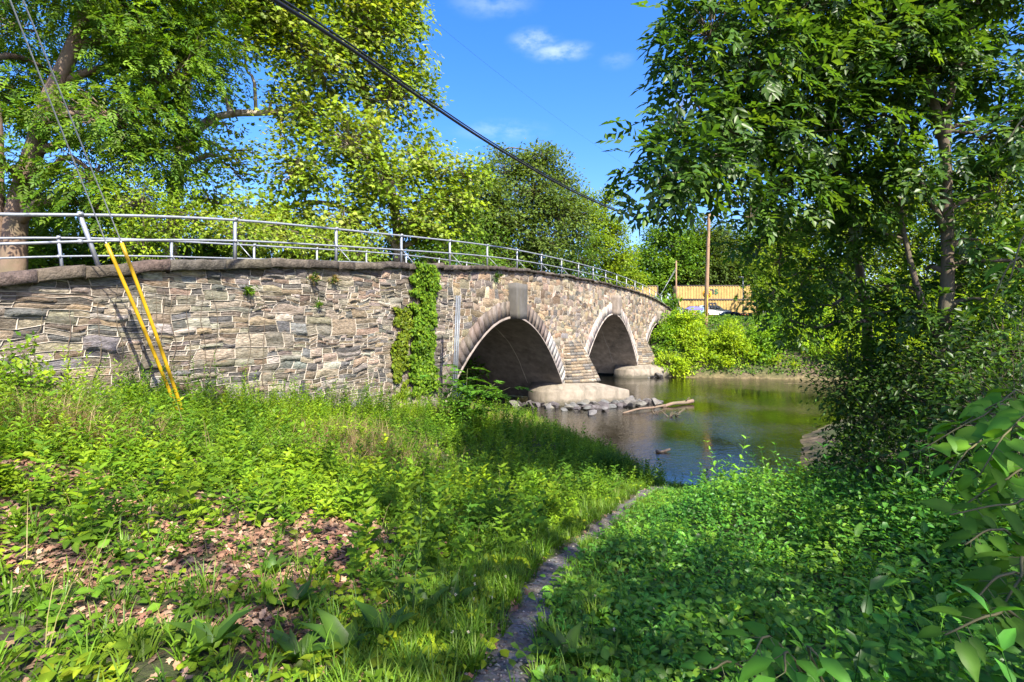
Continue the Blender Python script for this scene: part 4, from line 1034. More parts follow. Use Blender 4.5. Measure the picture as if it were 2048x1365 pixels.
# tall trees behind and to the right of the viewpoint; their crowns shade the foreground
def canopy():
    specs = [('shade_tree', 'tall broad tree on the right bank whose high crown shades the water edge', (13.5, 4.0), [((15.5, 6.2, 15.2), (3, 3.2, 2.2)), ((14, 2.5, 13), (3.0, 3.2, 2.8)), ((16, 9, 15), (2.4, 2.6, 2)), ((14, -1, 14), (3.5, 3.5, 3))], 301),
             ('shade_tree', 'tall broad tree standing behind the viewpoint beside the trodden path', (6.5, -4.5), [((5.5, -3, 11), (3.0, 2.8, 2.4)), ((9.5, -4.5, 12.5), (3, 3, 2.6)), ((4.2, -.8, 13.6), (2.4, 2.3, 1.8)), ((7.5, -7, 14), (3.4, 3, 2.6)), ((2.6, 3.0, 14.5), (1.5, 1.6, 1.1))], 302),
             ('shade_tree', 'tall broad tree behind the viewpoint on the wall side of the path', (-1.5, -8), [((-.5, -4.2, 13.2), (2.2, 2.2, 1.6)), ((-1.5, -8, 13), (3, 3, 2.6)), ((2.6, -7.5, 13), (2.6, 2.6, 2)), ((.6, 0, 15.5), (1.2, 1.3, 1.0))], 303)]
    for nm, lab, (x, y), bl, sd in specs:
        z = gz(x, y)
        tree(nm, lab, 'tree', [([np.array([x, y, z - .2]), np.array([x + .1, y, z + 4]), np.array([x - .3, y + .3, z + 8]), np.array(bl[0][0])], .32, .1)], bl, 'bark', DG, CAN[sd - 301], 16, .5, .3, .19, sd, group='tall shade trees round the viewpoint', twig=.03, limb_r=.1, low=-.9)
CAN = (5, 4.5, 3)
canopy()

# ------------------------------------------------------------------ plants on the near bank
def road_p(x, y): return (x - BO[0]) * BN[0] + (y - BO[1]) * BN[1]
def road_u(x, y): return (x - BO[0]) * BD[0] + (y - BO[1]) * BD[1]
def dpath(x, y): return dpoly(x, y, PATHC[::3])
def path_side(x, y): return x - np.interp(y, PATHC[:, 1], PATHC[:, 0])
LIT = [(G(600, 1105), 1.15, .6), (G(470, 1150), .85, .45), (G(700, 1075), .6, .38), (G(40, 945), .85, .5), (G(90, 1130), .5, .3), (G(440, 1010), .28, .18), (G(500, 1260), .32, .22), (G(200, 1010), .4, .2), (G(330, 1060), .35, .2), (G(20, 1040), .5, .25), (G(250, 1240), .3, .15)]
def lit_mask(x, y):
    m = np.zeros(np.shape(x))
    for c, a, b in LIT: m = np.maximum(m, np.exp(-(((x - c[0]) / a) ** 2 + ((y - c[1]) / b) ** 2) ** 1.5))
    return np.clip(m + .25 * fbm(x * 3, y * 3, 44), 0, 1)
def sample(rng, N, fn, box_=(-14, 8, 1.2, 24), fall=5.0, pw=1.0):
    X = np.zeros((0,)); Y = np.zeros((0,)); q = P(364, 800, 9.2)[:2]; seg = np.array([q + q * .02, q * .95])
    while len(X) < N:
        x = rng.uniform(box_[0], box_[1], N * 4); y = rng.uniform(box_[2], box_[3], N * 4)
        z, iw, dn, df = terrain(x, y, True)
        ok = (~iw) & (dn < df) & (dn > .12) & (np.abs(x) < y * 1.08 + 1.7) & (road_p(x, y) > .12) & (dpoly(x, y, seg) > .13)
        ok &= rng.random(len(x)) < np.minimum(1, (fall / y) ** pw) * fn(x, y, dn)
        X = np.concatenate([X, x[ok]]); Y = np.concatenate([Y, y[ok]])
    X, Y = X[:N], Y[:N]; return np.stack([X, Y, terrain(X, Y)], -1)
def weeds(g, rng, base, h, nodes, ln, wr, cols, tpl=T4, lean=.18, up=.25, whorl=2, stem=.003, taper=.5):
    N = len(base); h = np.broadcast_to(h, (N,)); ax = nrmz(np.concatenate([rng.normal(size=(N, 2)) * lean, np.ones((N, 1))], 1))
    nz = cluster_noise(base[:, 0], base[:, 1], .9, 92)[:, None]; cc = palette(rng, N, cols) * np.concatenate([.72 + .6 * nz, .8 + .4 * nz, np.ones((N, 1))], 1); rot = rng.random(N) * 6.28
    sticks(g, base, base + ax * h[:, None], stem, stem * .5, cc * .9)
    for k in range(nodes):
        f = (k + .7) / nodes
        for w in range(whorl):
            az = rot + k * 1.9 + w * 6.283 / whorl + rng.normal(size=N) * .25
            d = np.stack([np.cos(az), np.sin(az), up + .5 * f + rng.normal(size=N) * .2], -1)
            n = np.stack([-np.cos(az) * .3, -np.sin(az) * .3, .7 * np.ones(N)], -1) + SUNV * .5 + rng.normal(size=(N, 3)) * .25
            L = ln * (1 - taper * f) * rng.uniform(.7, 1.25, N) * (h / h.mean()) ** .5
            leaves(g, tpl, base + ax * (h * f)[:, None], d, n, L, L * wr, cc * rng.uniform(.85, 1.2, (N, 1)))
def tufts(g, rng, base, blades, h, w, cols, spread=.06, lay=.55):
    N = len(base); b = np.repeat(base, blades, 0); M_ = len(b); az = rng.random(M_) * 6.28
    o = np.stack([np.cos(az), np.sin(az), 0 * az], -1)
    hh = np.repeat(np.broadcast_to(h, (N,)), blades) * rng.uniform(.5, 1.15, M_)
    d = nrmz(UP + o * rng.uniform(.05, lay, (M_, 1)) + rng.normal(size=(M_, 3)) * .06)
    cc = np.repeat(palette(rng, N, cols), blades, 0) * rng.uniform(.8, 1.25, (M_, 1))
    leaves(g, TG, b + o * rng.random((M_, 1)) * spread, d, o - UP * .2, hh, w * rng.uniform(.7, 1.3, M_), cc)
def cover(g, rng, base, per, ln, wr, cols, tpl, h, spread, tilt=.4):
    N = len(base); i = np.repeat(np.arange(N), per); M_ = len(i)
    off = rng.normal(size=(M_, 3)) * np.array([spread, spread, 0]); hh = np.broadcast_to(h, (N,))[i] * rng.random(M_) ** .6
    p = base[i] + off; p[:, 2] = terrain(p[:, 0], p[:, 1]) + hh + .01
    az = rng.random(M_) * 6.28
    d = np.stack([np.cos(az), np.sin(az), rng.normal(size=M_) * .3 - .1], -1)
    n = UP * .75 + SUNV * .5 + rng.normal(size=(M_, 3)) * tilt
    L = ln * rng.uniform(.6, 1.35, M_)
    leaves(g, tpl, p, d, n, L, L * wr * rng.uniform(.85, 1.15, M_), palette(rng, N, cols)[i] * rng.uniform(.72, 1.3, (M_, 1)) * np.stack([.75 + .9 * cluster_noise(p[:, 0], p[:, 1], 1.1, 91), .8 + .4 * cluster_noise(p[:, 0], p[:, 1], 1.1, 91), np.ones(M_)], -1))

GW = [(0.104, 0.2145, 0.0143), (0.143, 0.26, 0.0156), (0.0715, 0.1625, 0.0143), (0.182, 0.2925, 0.0182)]
GR = [(0.091, 0.2015, 0.0156), (0.13, 0.247, 0.0182), (0.156, 0.247, 0.0234), (0.065, 0.1495, 0.0143)]
IV = [(0.0628, 0.2168, 0.0299), (0.0897, 0.2691, 0.0299), (0.0478, 0.157, 0.0239), (0.1271, 0.299, 0.0299)]
DRY = [(.3, .23, .12), (.36, .28, .16), (.24, .17, .09)]
def cluster_noise(x, y, s, sd): return np.clip(.5 + 1.5 * fbm(x * s, y * s, sd), 0, 1)
def near_plants():
    rng = np.random.default_rng(400)
    left = lambda x, y: (path_side(x, y) < .1) | (y > 11.8)
    free = lambda x, y: (dpath(x, y) > .2)
    # dead leaves
    b = sample(rng, 15000, lambda x, y, d: left(x, y) * (.08 + 1.6 * lit_mask(x, y)) * (dpath(x, y) > .1), (-11, 3, 1.5, 13), 4, 1.0)
    g = Geo(); N = len(b); az = rng.random(N) * 6.28
    b[:, 2] += rng.random(N) * .03
    leaves(g, TL, b, np.stack([np.cos(az), np.sin(az), rng.normal(size=N) * .25], -1), UP + rng.normal(size=(N, 3)) * .45, rng.uniform(.03, .08, N), rng.uniform(.022, .055, N), palette(rng, N, [(.19, .105, .062), (.27, .16, .095), (.11, .062, .038), (.34, .23, .15), (.23, .11, .07)], .3))
    tag(g.build('leaf_litter', M['litter']), 'dry brown fallen leaves lying in bare patches between the weeds', 'leaf litter', kind='stuff')
    # grass
    g = Geo()
    fn = lambda x, y, d: left(x, y) * free(x, y) * (1 - 1.0 * lit_mask(x, y)) * (.25 + .9 * cluster_noise(x, y, .55, 61))
    b = sample(rng, 2700, fn, fall=5.5, pw=.9)
    tufts(g, rng, b, 11, rng.uniform(.08, .24, len(b)) * (1 + .5 * cluster_noise(b[:, 0], b[:, 1], .8, 62)), .009, GR, .05)
    b = sample(rng, 2300, lambda x, y, d: left(x, y) * (dpath(x, y) > .13 + .1 * vn(x * 4, y * 4, 5)) * (dpath(x, y) < .8), fall=6)
    tufts(g, rng, b, 12, rng.uniform(.07, .2, len(b)), .007, GR, .05)
    b = sample(rng, 900, lambda x, y, d: (path_side(x, y) > .05) * (dpath(x, y) > .13 + .1 * vn(x * 4, y * 4, 6)) * (dpath(x, y) < .75), fall=6)
    tufts(g, rng, b, 11, rng.uniform(.06, .18, len(b)), .007, GR, .05)
    b = sample(rng, 700, lambda x, y, d: (d < 1.3) * (x < 3.2), fall=12, pw=.5)
    tufts(g, rng, b, 14, rng.uniform(.25, .5, len(b)), .011, GR, .1)
    # straw
    dry = [(G(1010, 850)[:2], 1.4, 1.6), (G(880, 830)[:2], 1.6, 1.3), (G(140, 880)[:2], .8, .6), (G(720, 900)[:2], .8, 1.), (G(900, 800)[:2], 1.5, 1.2)]
    b = sample(rng, 1500, lambda x, y, d: left(x, y) * sum(np.exp(-((x - c[0]) / a) ** 2 - ((y - c[1]) / e) ** 2) for c, a, e in dry), fall=9)
    tufts(g, rng, b, 10, rng.uniform(.3, .68, len(b)), .007, DRY, .08, 1.0)
    b = sample(rng, 260, lambda x, y, d: left(x, y) * free(x, y), fall=7)
    tufts(g, rng, b, 3, rng.uniform(.3, .65, len(b)), .005, DRY + GR, .02, .5)
    tag(g.build('grass', M['grass']), 'tufts of green and straw coloured grass on the river bank', 'grass', kind='stuff')
    # leafy weeds
    g = Geo()
    fn = lambda x, y, d: left(x, y) * (dpath(x, y) > .35) * (1 - .985 * lit_mask(x, y)) * (.12 + .95 * cluster_noise(x, y, .7, 71))
    b = sample(rng, 4300, fn, fall=5.5, pw=.9)
    weeds(g, rng, b, rng.uniform(.1, .34, len(b)) * np.clip(b[:, 1] / 6, .55, 1.25), 6, .105, .5, GW)
    b = sample(rng, 1500, lambda x, y, d: fn(x, y, d) * (road_p(x, y) < 4.5), fall=11)
    weeds(g, rng, b, rng.uniform(.3, .62, len(b)), 10, .11, .3, GW + GR)
    b = sample(rng, 420, lambda x, y, d: left(x, y) * (road_p(x, y) < 2.0) * (x < 1.2), fall=14)
    weeds(g, rng, b, rng.uniform(.55, 1.0, len(b)), 13, .13, .24, GW, up=.5)
    b = sample(rng, 2600, lambda x, y, d: left(x, y) * free(x, y) * (1 - .95 * lit_mask(x, y)), fall=4, pw=1.2)
    cover(g, rng, b, 7, .07, .6, GW, T8, .08, .07)
    b = sample(rng, 420, lambda x, y, d: fn(x, y, d) * (y > 4), fall=9)
    weeds(g, rng, b, rng.uniform(.3, .6, len(b)), 7, .17, .48, YG + GW, T8)
    b = sample(rng, 260, lambda x, y, d: fn(x, y, d) * (y > 3.5), fall=9)
    weeds(g, rng, b, rng.uniform(.3, .65, len(b)), 9, .16, .4, MG, TL, up=.1)
    b = sample(rng, 150, lambda x, y, d: left(x, y) * np.exp(-((x + .4) / 1.6) ** 2 - ((y - 15.5) / 1.6) ** 2), fall=30)
    weeds(g, rng, b, rng.uniform(.5, 1.1, len(b)), 11, .17, .38, MG + GW, T8)
    b = sample(rng, 500, lambda x, y, d: (d < 2.2) * (d > .2) * (y > 9) * (path_side(x, y) < -.1), fall=12)
    weeds(g, rng, b, rng.uniform(.25, .6, len(b)), 9, .12, .3, GW)
    tag(g.build('weeds', M['leaf']), 'mixed leafy weeds covering the near bank from the wall to the path', 'weeds', kind='stuff')
    # cover right of the path
    g = Geo()
    mound = lambda x, y: np.clip((path_side(x, y) - .3) / 1.5, 0, 1) * (.06 + .55 * cluster_noise(x, y, .7, 81)) * np.clip((12.5 - y) / 5, .12, 1) + np.clip((x - 2.6) / 3, 0, .35) * np.clip((11.5 - y) / 4, 0, 1)
    fr = lambda x, y, d: (path_side(x, y) > .1) * (dpath(x, y) > .17 + .08 * vn(x * 3, y * 3, 9)) * (y < 13)
    b = sample(rng, 7000, fr, (-.4, 12, 1.0, 13), 4.2, 1.1)
    cover(g, rng, b, 8, .062, .62, IV, T8, .05 + mound(b[:, 0], b[:, 1]), .09, .42)
    b = sample(rng, 1700, fr, (-.4, 12, 1.0, 13), 4.5, 1.1)
    weeds(g, rng, b, .12 + mound(b[:, 0], b[:, 1]) * rng.uniform(.7, 1.5, len(b)), 7, .085, .45, IV, T8, lean=.35)
    b = sample(rng, 260, fr, (.2, 9, 1.0, 12), 5)
    weeds(g, rng, b, .2 + mound(b[:, 0], b[:, 1]) * rng.uniform(.9, 1.8, len(b)), 9, .13, .38, IV, T8, lean=.4)
    tag(g.build('ground_cover', M['leaf_gloss']), 'dense shaded creeping leaves spreading right of the path', 'ground cover', kind='stuff')
    # white clover heads
    g = Geo(); b = sample(rng, 26, lambda x, y, d: (path_side(x, y) > -.6) * (dpath(x, y) > .2) * (dpath(x, y) < .9) * (y < 5), (-1, 3, 1.5, 5), 4)
    for p in b:
        q = p + UP * rng.uniform(.1, .17); sticks(g, p[None], q[None], .0015, .0012, (.08, .14, .03))
        d = nrmz(rng.normal(size=(16, 3)) + UP * .5); leaves(g, T4, np.repeat(q[None], 16, 0), d, rng.normal(size=(16, 3)), .012, .007, np.array([.62, .6, .55]))
    tag(g.build('clover_flowers', M['leaf']), 'tiny white clover heads dotted beside the path', 'clover', kind='stuff')
near_plants()

def single_plants():
    rng = np.random.default_rng(500)
    # tall broad leaved weed left of the path
    def tallweed(px, py, h, ln, n, label, cols, wr=.42, group=None, tpl=T8, whorl=2, nm='tall_weed', taper=.55, lean=.04):
        b = G(px, py); b[2] = gz(b[0], b[1]); r = thing(nm, label, 'weed', tuple(b), group)
        gl = Geo(); gs = Geo(); ax = nrmz(np.array([rng.normal() * lean, rng.normal() * lean, 1])); rot = rng.random() * 6
        pts = [b + ax * h * f + np.array([.02 * math.sin(f * 5 + rot), 0, 0]) for f in np.linspace(0, 1, 9)]
        tube(gs, pts, np.linspace(.007, .003, 9) * (h / .9) ** .5, 6, (.07, .12, .025))
        for k in range(n):
            f = .06 + .94 * k / (n - 1)
            for w in range(whorl):
                az = rot + k * 2.1 + w * math.pi * 2 / whorl + rng.normal() * .2
                q = b + ax * h * f; L = ln * (1 - taper * f ** 1.5) * rng.uniform(.8, 1.2)
                d = np.array([[math.cos(az), math.sin(az), .35 + .5 * f ** 2]])
                leaves(gl, tpl, q[None], d, np.array([[-.3 * math.cos(az), -.3 * math.sin(az), 1.]]) + rng.normal(size=(1, 3)) * .1, L, L * wr, palette(rng, 1, cols))
        gs.build('stem', M['stem'], r, smooth=True); gl.build('leaves', M['leaf'], r); return r
    tallweed(832, 1250, .82, .17, 12, 'tall upright broad leaved weed standing alone left of the path', [(.07, .14, .018), (.09, .165, .018)])
    tallweed(800, 1225, .42, .15, 9, 'narrow leaved grey green weed just left of the tallest lone weed', [(.06, .12, .03)], .17)
    tallweed(1010, 930, .75, .2, 12, 'pale milkweed like plant near the water edge in front of the footing', [(.1, .15, .03)], .3)
    tallweed(545, 830, .95, .15, 17, 'feathery bright weed rising before the wall right of the yellow guards', YG, .22)
    tallweed(590, 830, .8, .16, 15, 'yellowish feathery weed before the wall, right of the brighter feathery one', [(.15, .18, .02), (.17, .19, .02)], .22)
    tallweed(430, 830, 1.25, .12, 20, 'tall thin dark stemmed weed just right of the yellow guards', MG, .2)
    tallweed(385, 850, 1.15, .13, 18, 'tall thin weed right at the foot of the yellow guards', MG, .22)
    tallweed(735, 850, .85, .2, 13, 'leafy green weed before the wall left of the ivy', MG, .4)
    tallweed(780, 850, .95, .17, 14, 'dark leafy weed at the wall foot beside the ivy', DG, .38)
    tallweed(1440, 1000, .62, .1, 12, 'slender weed silhouetted against the water at the small shore', DG, .2)
    tallweed(1495, 1010, .7, .1, 12, 'bushy dark weed at the right end of the small shore', DG, .3)
    tallweed(1640, 1120, .5, .12, 10, 'thin weed sticking up out of the shaded ground cover', IV, .3)
    tallweed(300, 900, .6, .22, 9, 'lobed leaved sow thistle among the weeds below the yellow guards', [(.06, .13, .03)], .4, tpl=TL)
    tallweed(620, 860, .55, .24, 8, 'broad bright leaved young weed below the middle of the left wall', [(.12, .19, .016), (.14, .2, .02)], .5)
    # rosettes of dock
    spots = [(905, 1225, .27, 'dock with wide rounded leaves beside the path'), (850, 1240, .24, 'dock with upright leaves at the foot of the tall lone weed'), (770, 1290, .28, 'dock with long pale leaves at the bottom edge, left of the path'), (690, 1320, .3, 'dock with bright strap leaves at the bottom edge'), (545, 1150, .22, 'dock with dark upright leaves at the edge of the leaf litter'), (590, 1220, .22, 'dock with slim leaves below the litter patch'),
             (1130, 1330, .24, 'dock with broad leaves right of the path at the bottom edge'), (1310, 1350, .3, 'rough leaved dock in the bottom ground cover'), (1215, 1000, .2, 'dock at the lower end of the path near the shore'), (420, 1310, .26, 'dock with ragged leaves at the lower left'), (1010, 1050, .2, 'dock with light leaves in the grass left of the upper path'), (745, 1180, .2, 'small dock in the shade right of the litter patch'), (590, 1330, .22, 'wide low dock with blue green leaves at the bottom edge')]
    for px, py, ln, lab in spots:
        b = G(px, py); b[2] = gz(b[0], b[1]); g = Geo(); N = int(rng.integers(8, 13)); az = np.arange(N) * 2.4 + rng.random()
        e = rng.uniform(.35, 1.4, N); d = np.stack([np.cos(az), np.sin(az), e], -1)
        n = np.stack([-np.cos(az) * e, -np.sin(az) * e, np.ones(N)], -1); L = ln * rng.uniform(.6, 1.1, N)
        leaves(g, T8, np.repeat(b[None], N, 0), d, n, L, L * rng.uniform(.28, .42, N), palette(rng, N, [(.05, .12, .018), (.075, .15, .02)], .1))
        tag(g.build('dock_plant', M['leaf_gloss']), lab, 'dock', 'docks on the bank')
    # sedge clump at the water edge
    b = G(1238, 950); b[2] = gz(b[0], b[1]); g = Geo()
    bb = b + np.column_stack([rng.normal(size=(60, 2)) * .22, np.zeros(60)]); bb[:, 2] = terrain(bb[:, 0], bb[:, 1])
    tufts(g, rng, bb, 26, rng.uniform(.45, .8, 60), .011, [(.04, .11, .014), (.06, .135, .016)], .06, .8)
    tag(g.build('sedge_clump', M['grass']), 'thick arching clump of green sedge at the water edge', 'sedge')
    # dead stalk bundle
    b = G(100, 890); g = Geo(); bb = b + np.column_stack([rng.normal(size=(26, 2)) * .14, np.zeros(26)]); bb[:, 2] = terrain(bb[:, 0], bb[:, 1])
    tufts(g, rng, bb, 12, rng.uniform(.5, .85, 26), .006, DRY, .08, .6)
    tag(g.build('dry_grass_clump', M['grass']), 'bundle of tall straw coloured dead grass at the left edge', 'dry grass')
    # sapling in front of the first arch
    s = np.array([-1.4, 15.3, 0]); s[2] = gz(s[0], s[1]); r = thing('sapling', 'young sapling with long feathered leaves in front of the nearest arch', 'sapling', tuple(s))
    gl = Geo(); gs = Geo(); bs = []; ds = []
    for tip, m in ((P(885, 730, 15.4), 9), (P(935, 738, 15.2), 10), (P(990, 768, 14.9), 11), (P(1020, 775, 14.9), 9), (P(905, 765, 15), 8), (P(960, 775, 14.8), 10), (P(865, 755, 15.3), 6)):
        t = np.array(tip); c = smooth_path([s, s + (t - s) * .4 + UP * .35, t], 10); tube(gs, c, np.linspace(.018, .006, 10), 6, (.09, .1, .04))
        for k in range(m):
            f = .35 + .65 * k / (m - 1); q = c[int(f * 9)]; az = rng.random() * 6.28
            bs.append(q); ds.append([math.cos(az) + .25, math.sin(az) - .35, .12])
    pinnate(gl, rng, np.array(bs), np.array(ds), UP + rng.normal(size=(len(bs), 3)) * .15, rng.uniform(.4, .7, len(bs)), .18, .08, 7, [(.08, .2, .025), (.11, .25, .03)], T4, .004)
    gs.build('stem', M['stem'], r, smooth=True); gl.build('leaves', M['leaf'], r)
    # brambly bush at the left wall
    b = G(60, 800); b[1] = min(b[1], 7.6); x = (60 - 1024) / F * 7.3; bl = [((x, 7.2, 3.35), .32), ((x + .25, 7.3, 3.0), .35), ((x - .35, 7.2, 3.2), .35), ((x - .1, 7.3, 3.8), .2), ((x + .75, 7.5, 2.95), .25)]
    tree('climbing_bush', 'bright small leaved bush climbing the left end of the wall', 'bush', [([np.array([x, 7.3, gz(x, 7.3) - .05]), np.array([x + .03, 7.3, 3.0]), np.array([x, 7.3, 3.7])], .012, .006)], [(np.array(c), (r_, r_ * .6, r_)) for c, r_ in bl], 'bark', MG + YG, 420, 7, .1, .085, .055, 520, twig=.003, limb_r=.008, low=-1)
    # ivy
    for lab, u0, u1, zt, N, cols, sd, th in [('broad strip of dark green ivy hanging from the coping down the wall', 2.75, 3.95, 6.25, 6000, [(.085, .18, .014), (.12, .22, .016), (.06, .13, .012), (.16, .25, .016)], 1, .2),
                                              ('narrow yellow green creeper just left of the dark ivy strip', 1.95, 2.6, 4.75, 1500, [(.12, .18, .012), (.16, .2, .015), (.09, .14, .014)], 2, .12)]:
        r2 = np.random.default_rng(530 + sd); r = thing('wall_ivy', lab, 'ivy', tuple(B((u0 + u1) / 2, .1, 2.0)))
        u = r2.uniform(u0 - .15, u1 + .15, N * 2); z = 2.0 + (zt - 2.0) * r2.random(N * 2) ** .9
        wob = .09 * vn(z * 2.2, 3. * sd, sd) + .1 * vn(z * 6, 1. * sd, sd); hole = vn(u * 2.6, z * 2.2, 40 + sd)
        ok = (u > u0 + wob + .1 * vn(z * 9, 2., 3)) & (u < u1 + .8 * wob + .12 * vn(z * 8, 5., 3)) & (hole > (-.75 if sd == 1 else -.3))
        u, z = u[ok][:N], z[ok][:N]; n_ = len(u)
        p = .04 + th * r2.random(n_) * (.4 + .9 * np.clip(.5 + vn(u * 2, z * 1.6, 50), 0, 1))
        az = r2.normal(size=n_) * .9; d = BAX[0] * np.sin(az)[:, None] - UP * np.cos(az)[:, None] + BAX[1] * .35
        g = Geo(); leaves(g, TH, B(u, p, z), d, BAX[1] + UP * .55 + r2.normal(size=(n_, 3)) * .35, r2.uniform(.07, .14, n_), r2.uniform(.06, .12, n_), palette(r2, n_, cols))
        g.build('leaves', M['leaf'], r); g = Geo()
        for k in range(9 if sd == 1 else 4):
            uu = r2.uniform(u0, u1); zz = np.linspace(1.8, zt, 26); tube(g, B(uu + .16 * vn(zz * 1.1, k * 3., 5), .05, zz), .009, 5)
        g.build('stem', M['bark'], r)
    # bare vine stems on the left wall
    for k in range(13):
        r2 = np.random.default_rng(560 + k); u = [-6.6, -6.2, -5.75, -5.4, -5.1, -4.9, -4.55, -4.2, -3.9, -3.7, -2.9, -2.6, -4.75][k]; zt = float(ctop(u)) - r2.uniform(.3, .8); z0 = gz(*B(u, .1, 0)[:2])
        zz = np.linspace(z0, zt, 24); g = Geo(); tube(g, B(u + .1 * vn(zz * 1.6, k * 2., 4) + .02 * vn(zz * 8, k * 1., 6), .045 + .012 * vn(zz * 5, 2., k), zz), np.linspace(.011, .004, 24), 5)
        tag(g.build('dry_vine', M['bark']), 'thin dry dark vine stem running up the left stretch of the wall', 'vine', 'dry vine stems on the left wall')
    # tufts rooted in the wall
    for u, z, s_, cols, lab in [(-2.95, 4.98, .2, MG, 'bright green tuft rooted in the wall between two big stones'), (-1.15, 5.38, .24, DRY + DG, 'brownish dry tuft under the coping, right of the bright wall tuft'), (-1.0, 4.75, .16, MG, 'small spiky plant on the wall below the brownish tuft'), (-.45, 5.42, .2, DRY + DG, 'dry tuft under the coping, the right one of two'), (8.3, 6.25, .3, DG, 'dark plant tuft above the nearest keystone')]:
        N = 70; q = B(u, .06, z); d = nrmz(rng.normal(size=(N, 3)) + BAX[1] * 1.1 + UP * .1); g = Geo()
        leaves(g, T4, q + rng.normal(size=(N, 3)) * s_ * .25, d, UP + rng.normal(size=(N, 3)) * .5, rng.uniform(.4, .9, N) * s_, .16 * s_, palette(rng, N, cols))
        tag(g.build('wall_plant', M['leaf']), lab, 'wall plant')
single_plants()

# ------------------------------------------------------------------ big near leaves at the right edge
def knotweed():
    rng = np.random.default_rng(600)
    def plant(nm, lab, stems, ln, cols, n, tpl=TH, wr=.72, sd=0):
        b = np.array(stems[0][0]); r = thing(nm, lab, 'plant', tuple(b)); gl = Geo(); gs = Geo()
        for st in stems:
            c = smooth_path(st, 16); tube(gs, c, np.linspace(.008, .003, 16), 6, (.1, .09, .035)); tg = nrmz(np.gradient(c, axis=0))
            for k in range(n):
                f = .3 + .7 * k / (n - 1); i = int(f * 15); s = nrmz(np.cross(tg[i], UP)); sg = 1 if k % 2 else -1
                d = nrmz(tg[i] * .45 + s * sg * .8 - UP * .35 + rng.normal(size=3) * .18); q = c[i] + d * .04
                L = ln * rng.uniform(.55, 1.15) * (1 - .3 * f ** 3)
                nn = UP + np.array([-.15, -.35, 0]) + rng.normal(size=3) * .4
                sticks(gs, c[i][None], q[None], .002, .0015, (.1, .11, .04))
                leaves(gl, tpl, q[None], d[None], nn[None], L, L * wr, palette(rng, 1, cols, .1))
        gs.build('stem', M['stem'], r, smooth=True); gl.build('leaves', M['leaf'], r)
    KC = [(0.0863, 0.2243, 0.0258), (0.1186, 0.2673, 0.029), (0.1401, 0.2847, 0.0248)]
    K0 = np.array([3.2, 2.7, gz(3.2, 2.7)])
    plant('knotweed', 'knotweed with large heart shaped leaves arching in from the right edge', [[K0, K0 + np.array([.0, .0, .8]), P(2040, 830, 2.85), P(1960, 835, 2.75), P(1835, 905, 2.7)],
          [K0, K0 + np.array([-.05, .05, .6]), P(2060, 870, 2.75), P(1950, 890, 2.6), P(1880, 985, 2.5)],
          [K0, K0 + np.array([.1, -.05, .7]), P(2100, 850, 2.6), P(2020, 860, 2.5), P(1960, 950, 2.4)],
          [K0, K0 + np.array([.1, .1, .6]), P(2110, 920, 2.7), P(2030, 930, 2.6), P(1985, 1010, 2.5)],
          [K0, K0 + np.array([.05, .1, .9]), P(2060, 800, 2.9), P(2000, 805, 2.85), P(1920, 850, 2.8)],
          [K0, K0 + np.array([0, -.1, .5]), P(2090, 960, 2.5), P(2010, 960, 2.45), P(1930, 1010, 2.4)]], .165, KC, 20)
    K1 = np.array([2.7, 2.0, gz(2.7, 2.0)])
    plant('knotweed', 'shaded knotweed with long dark leaves low at the right edge', [[K1, P(2060, 1120, 2.2), P(1990, 1060, 2.15), P(1930, 1090, 2.1)], [K1, P(2090, 1200, 2.0), P(2010, 1150, 1.9), P(1950, 1200, 1.85)], [K1, P(2080, 1150, 2.0), P(2040, 1160, 1.9), P(1990, 1240, 1.8)], [K1, P(2090, 1050, 2.3), P(2020, 1010, 2.3), P(1900, 1030, 2.25)], [K1, P(2060, 1260, 1.8), P(1990, 1230, 1.75), P(1890, 1270, 1.7)]], .15, [(.07, .16, .018), (.085, .19, .018)], 13, TH, .5)
    K2 = np.array([1.3, 1.75, gz(1.3, 1.75)])
    plant('pokeweed', 'broad leaved pokeweed at the bottom edge right of the path', [[K2, K2 + UP * .12, P(1560, 1290, 1.78), P(1500, 1320, 1.72)], [K2, K2 + UP * .1, P(1620, 1310, 1.75), P(1660, 1340, 1.7)], [K2, K2 + UP * .12, P(1500, 1345, 1.75), P(1420, 1340, 1.72)], [K2, K2 + UP * .15, P(1590, 1320, 1.7), P(1570, 1345, 1.62)]], .16, [(.07, .2, .025), (.085, .23, .025)], 10, T8, .46)
    # overhanging twigs high on the right
    b = np.array([3.3, 1.9, gz(3.3, 1.9)])
    plant('overhanging_bush', 'bush with pale leaves leaning into the right edge at mid height', [[b, np.array([3.0, 2.0, 3.6]), P(2090, 560, 2.5), P(2030, 520, 2.45), P(1985, 600, 2.4)], [b, np.array([3.0, 2.0, 3.6]), P(2100, 480, 2.45), P(2050, 470, 2.4), P(2020, 560, 2.3)], [b, np.array([3.0, 2.0, 3.7]), P(2110, 300, 2.4), P(2060, 230, 2.35), P(2010, 290, 2.3)]], .15, [(.07, .18, .03), (.09, .21, .03)], 6, T8, .42)
knotweed()

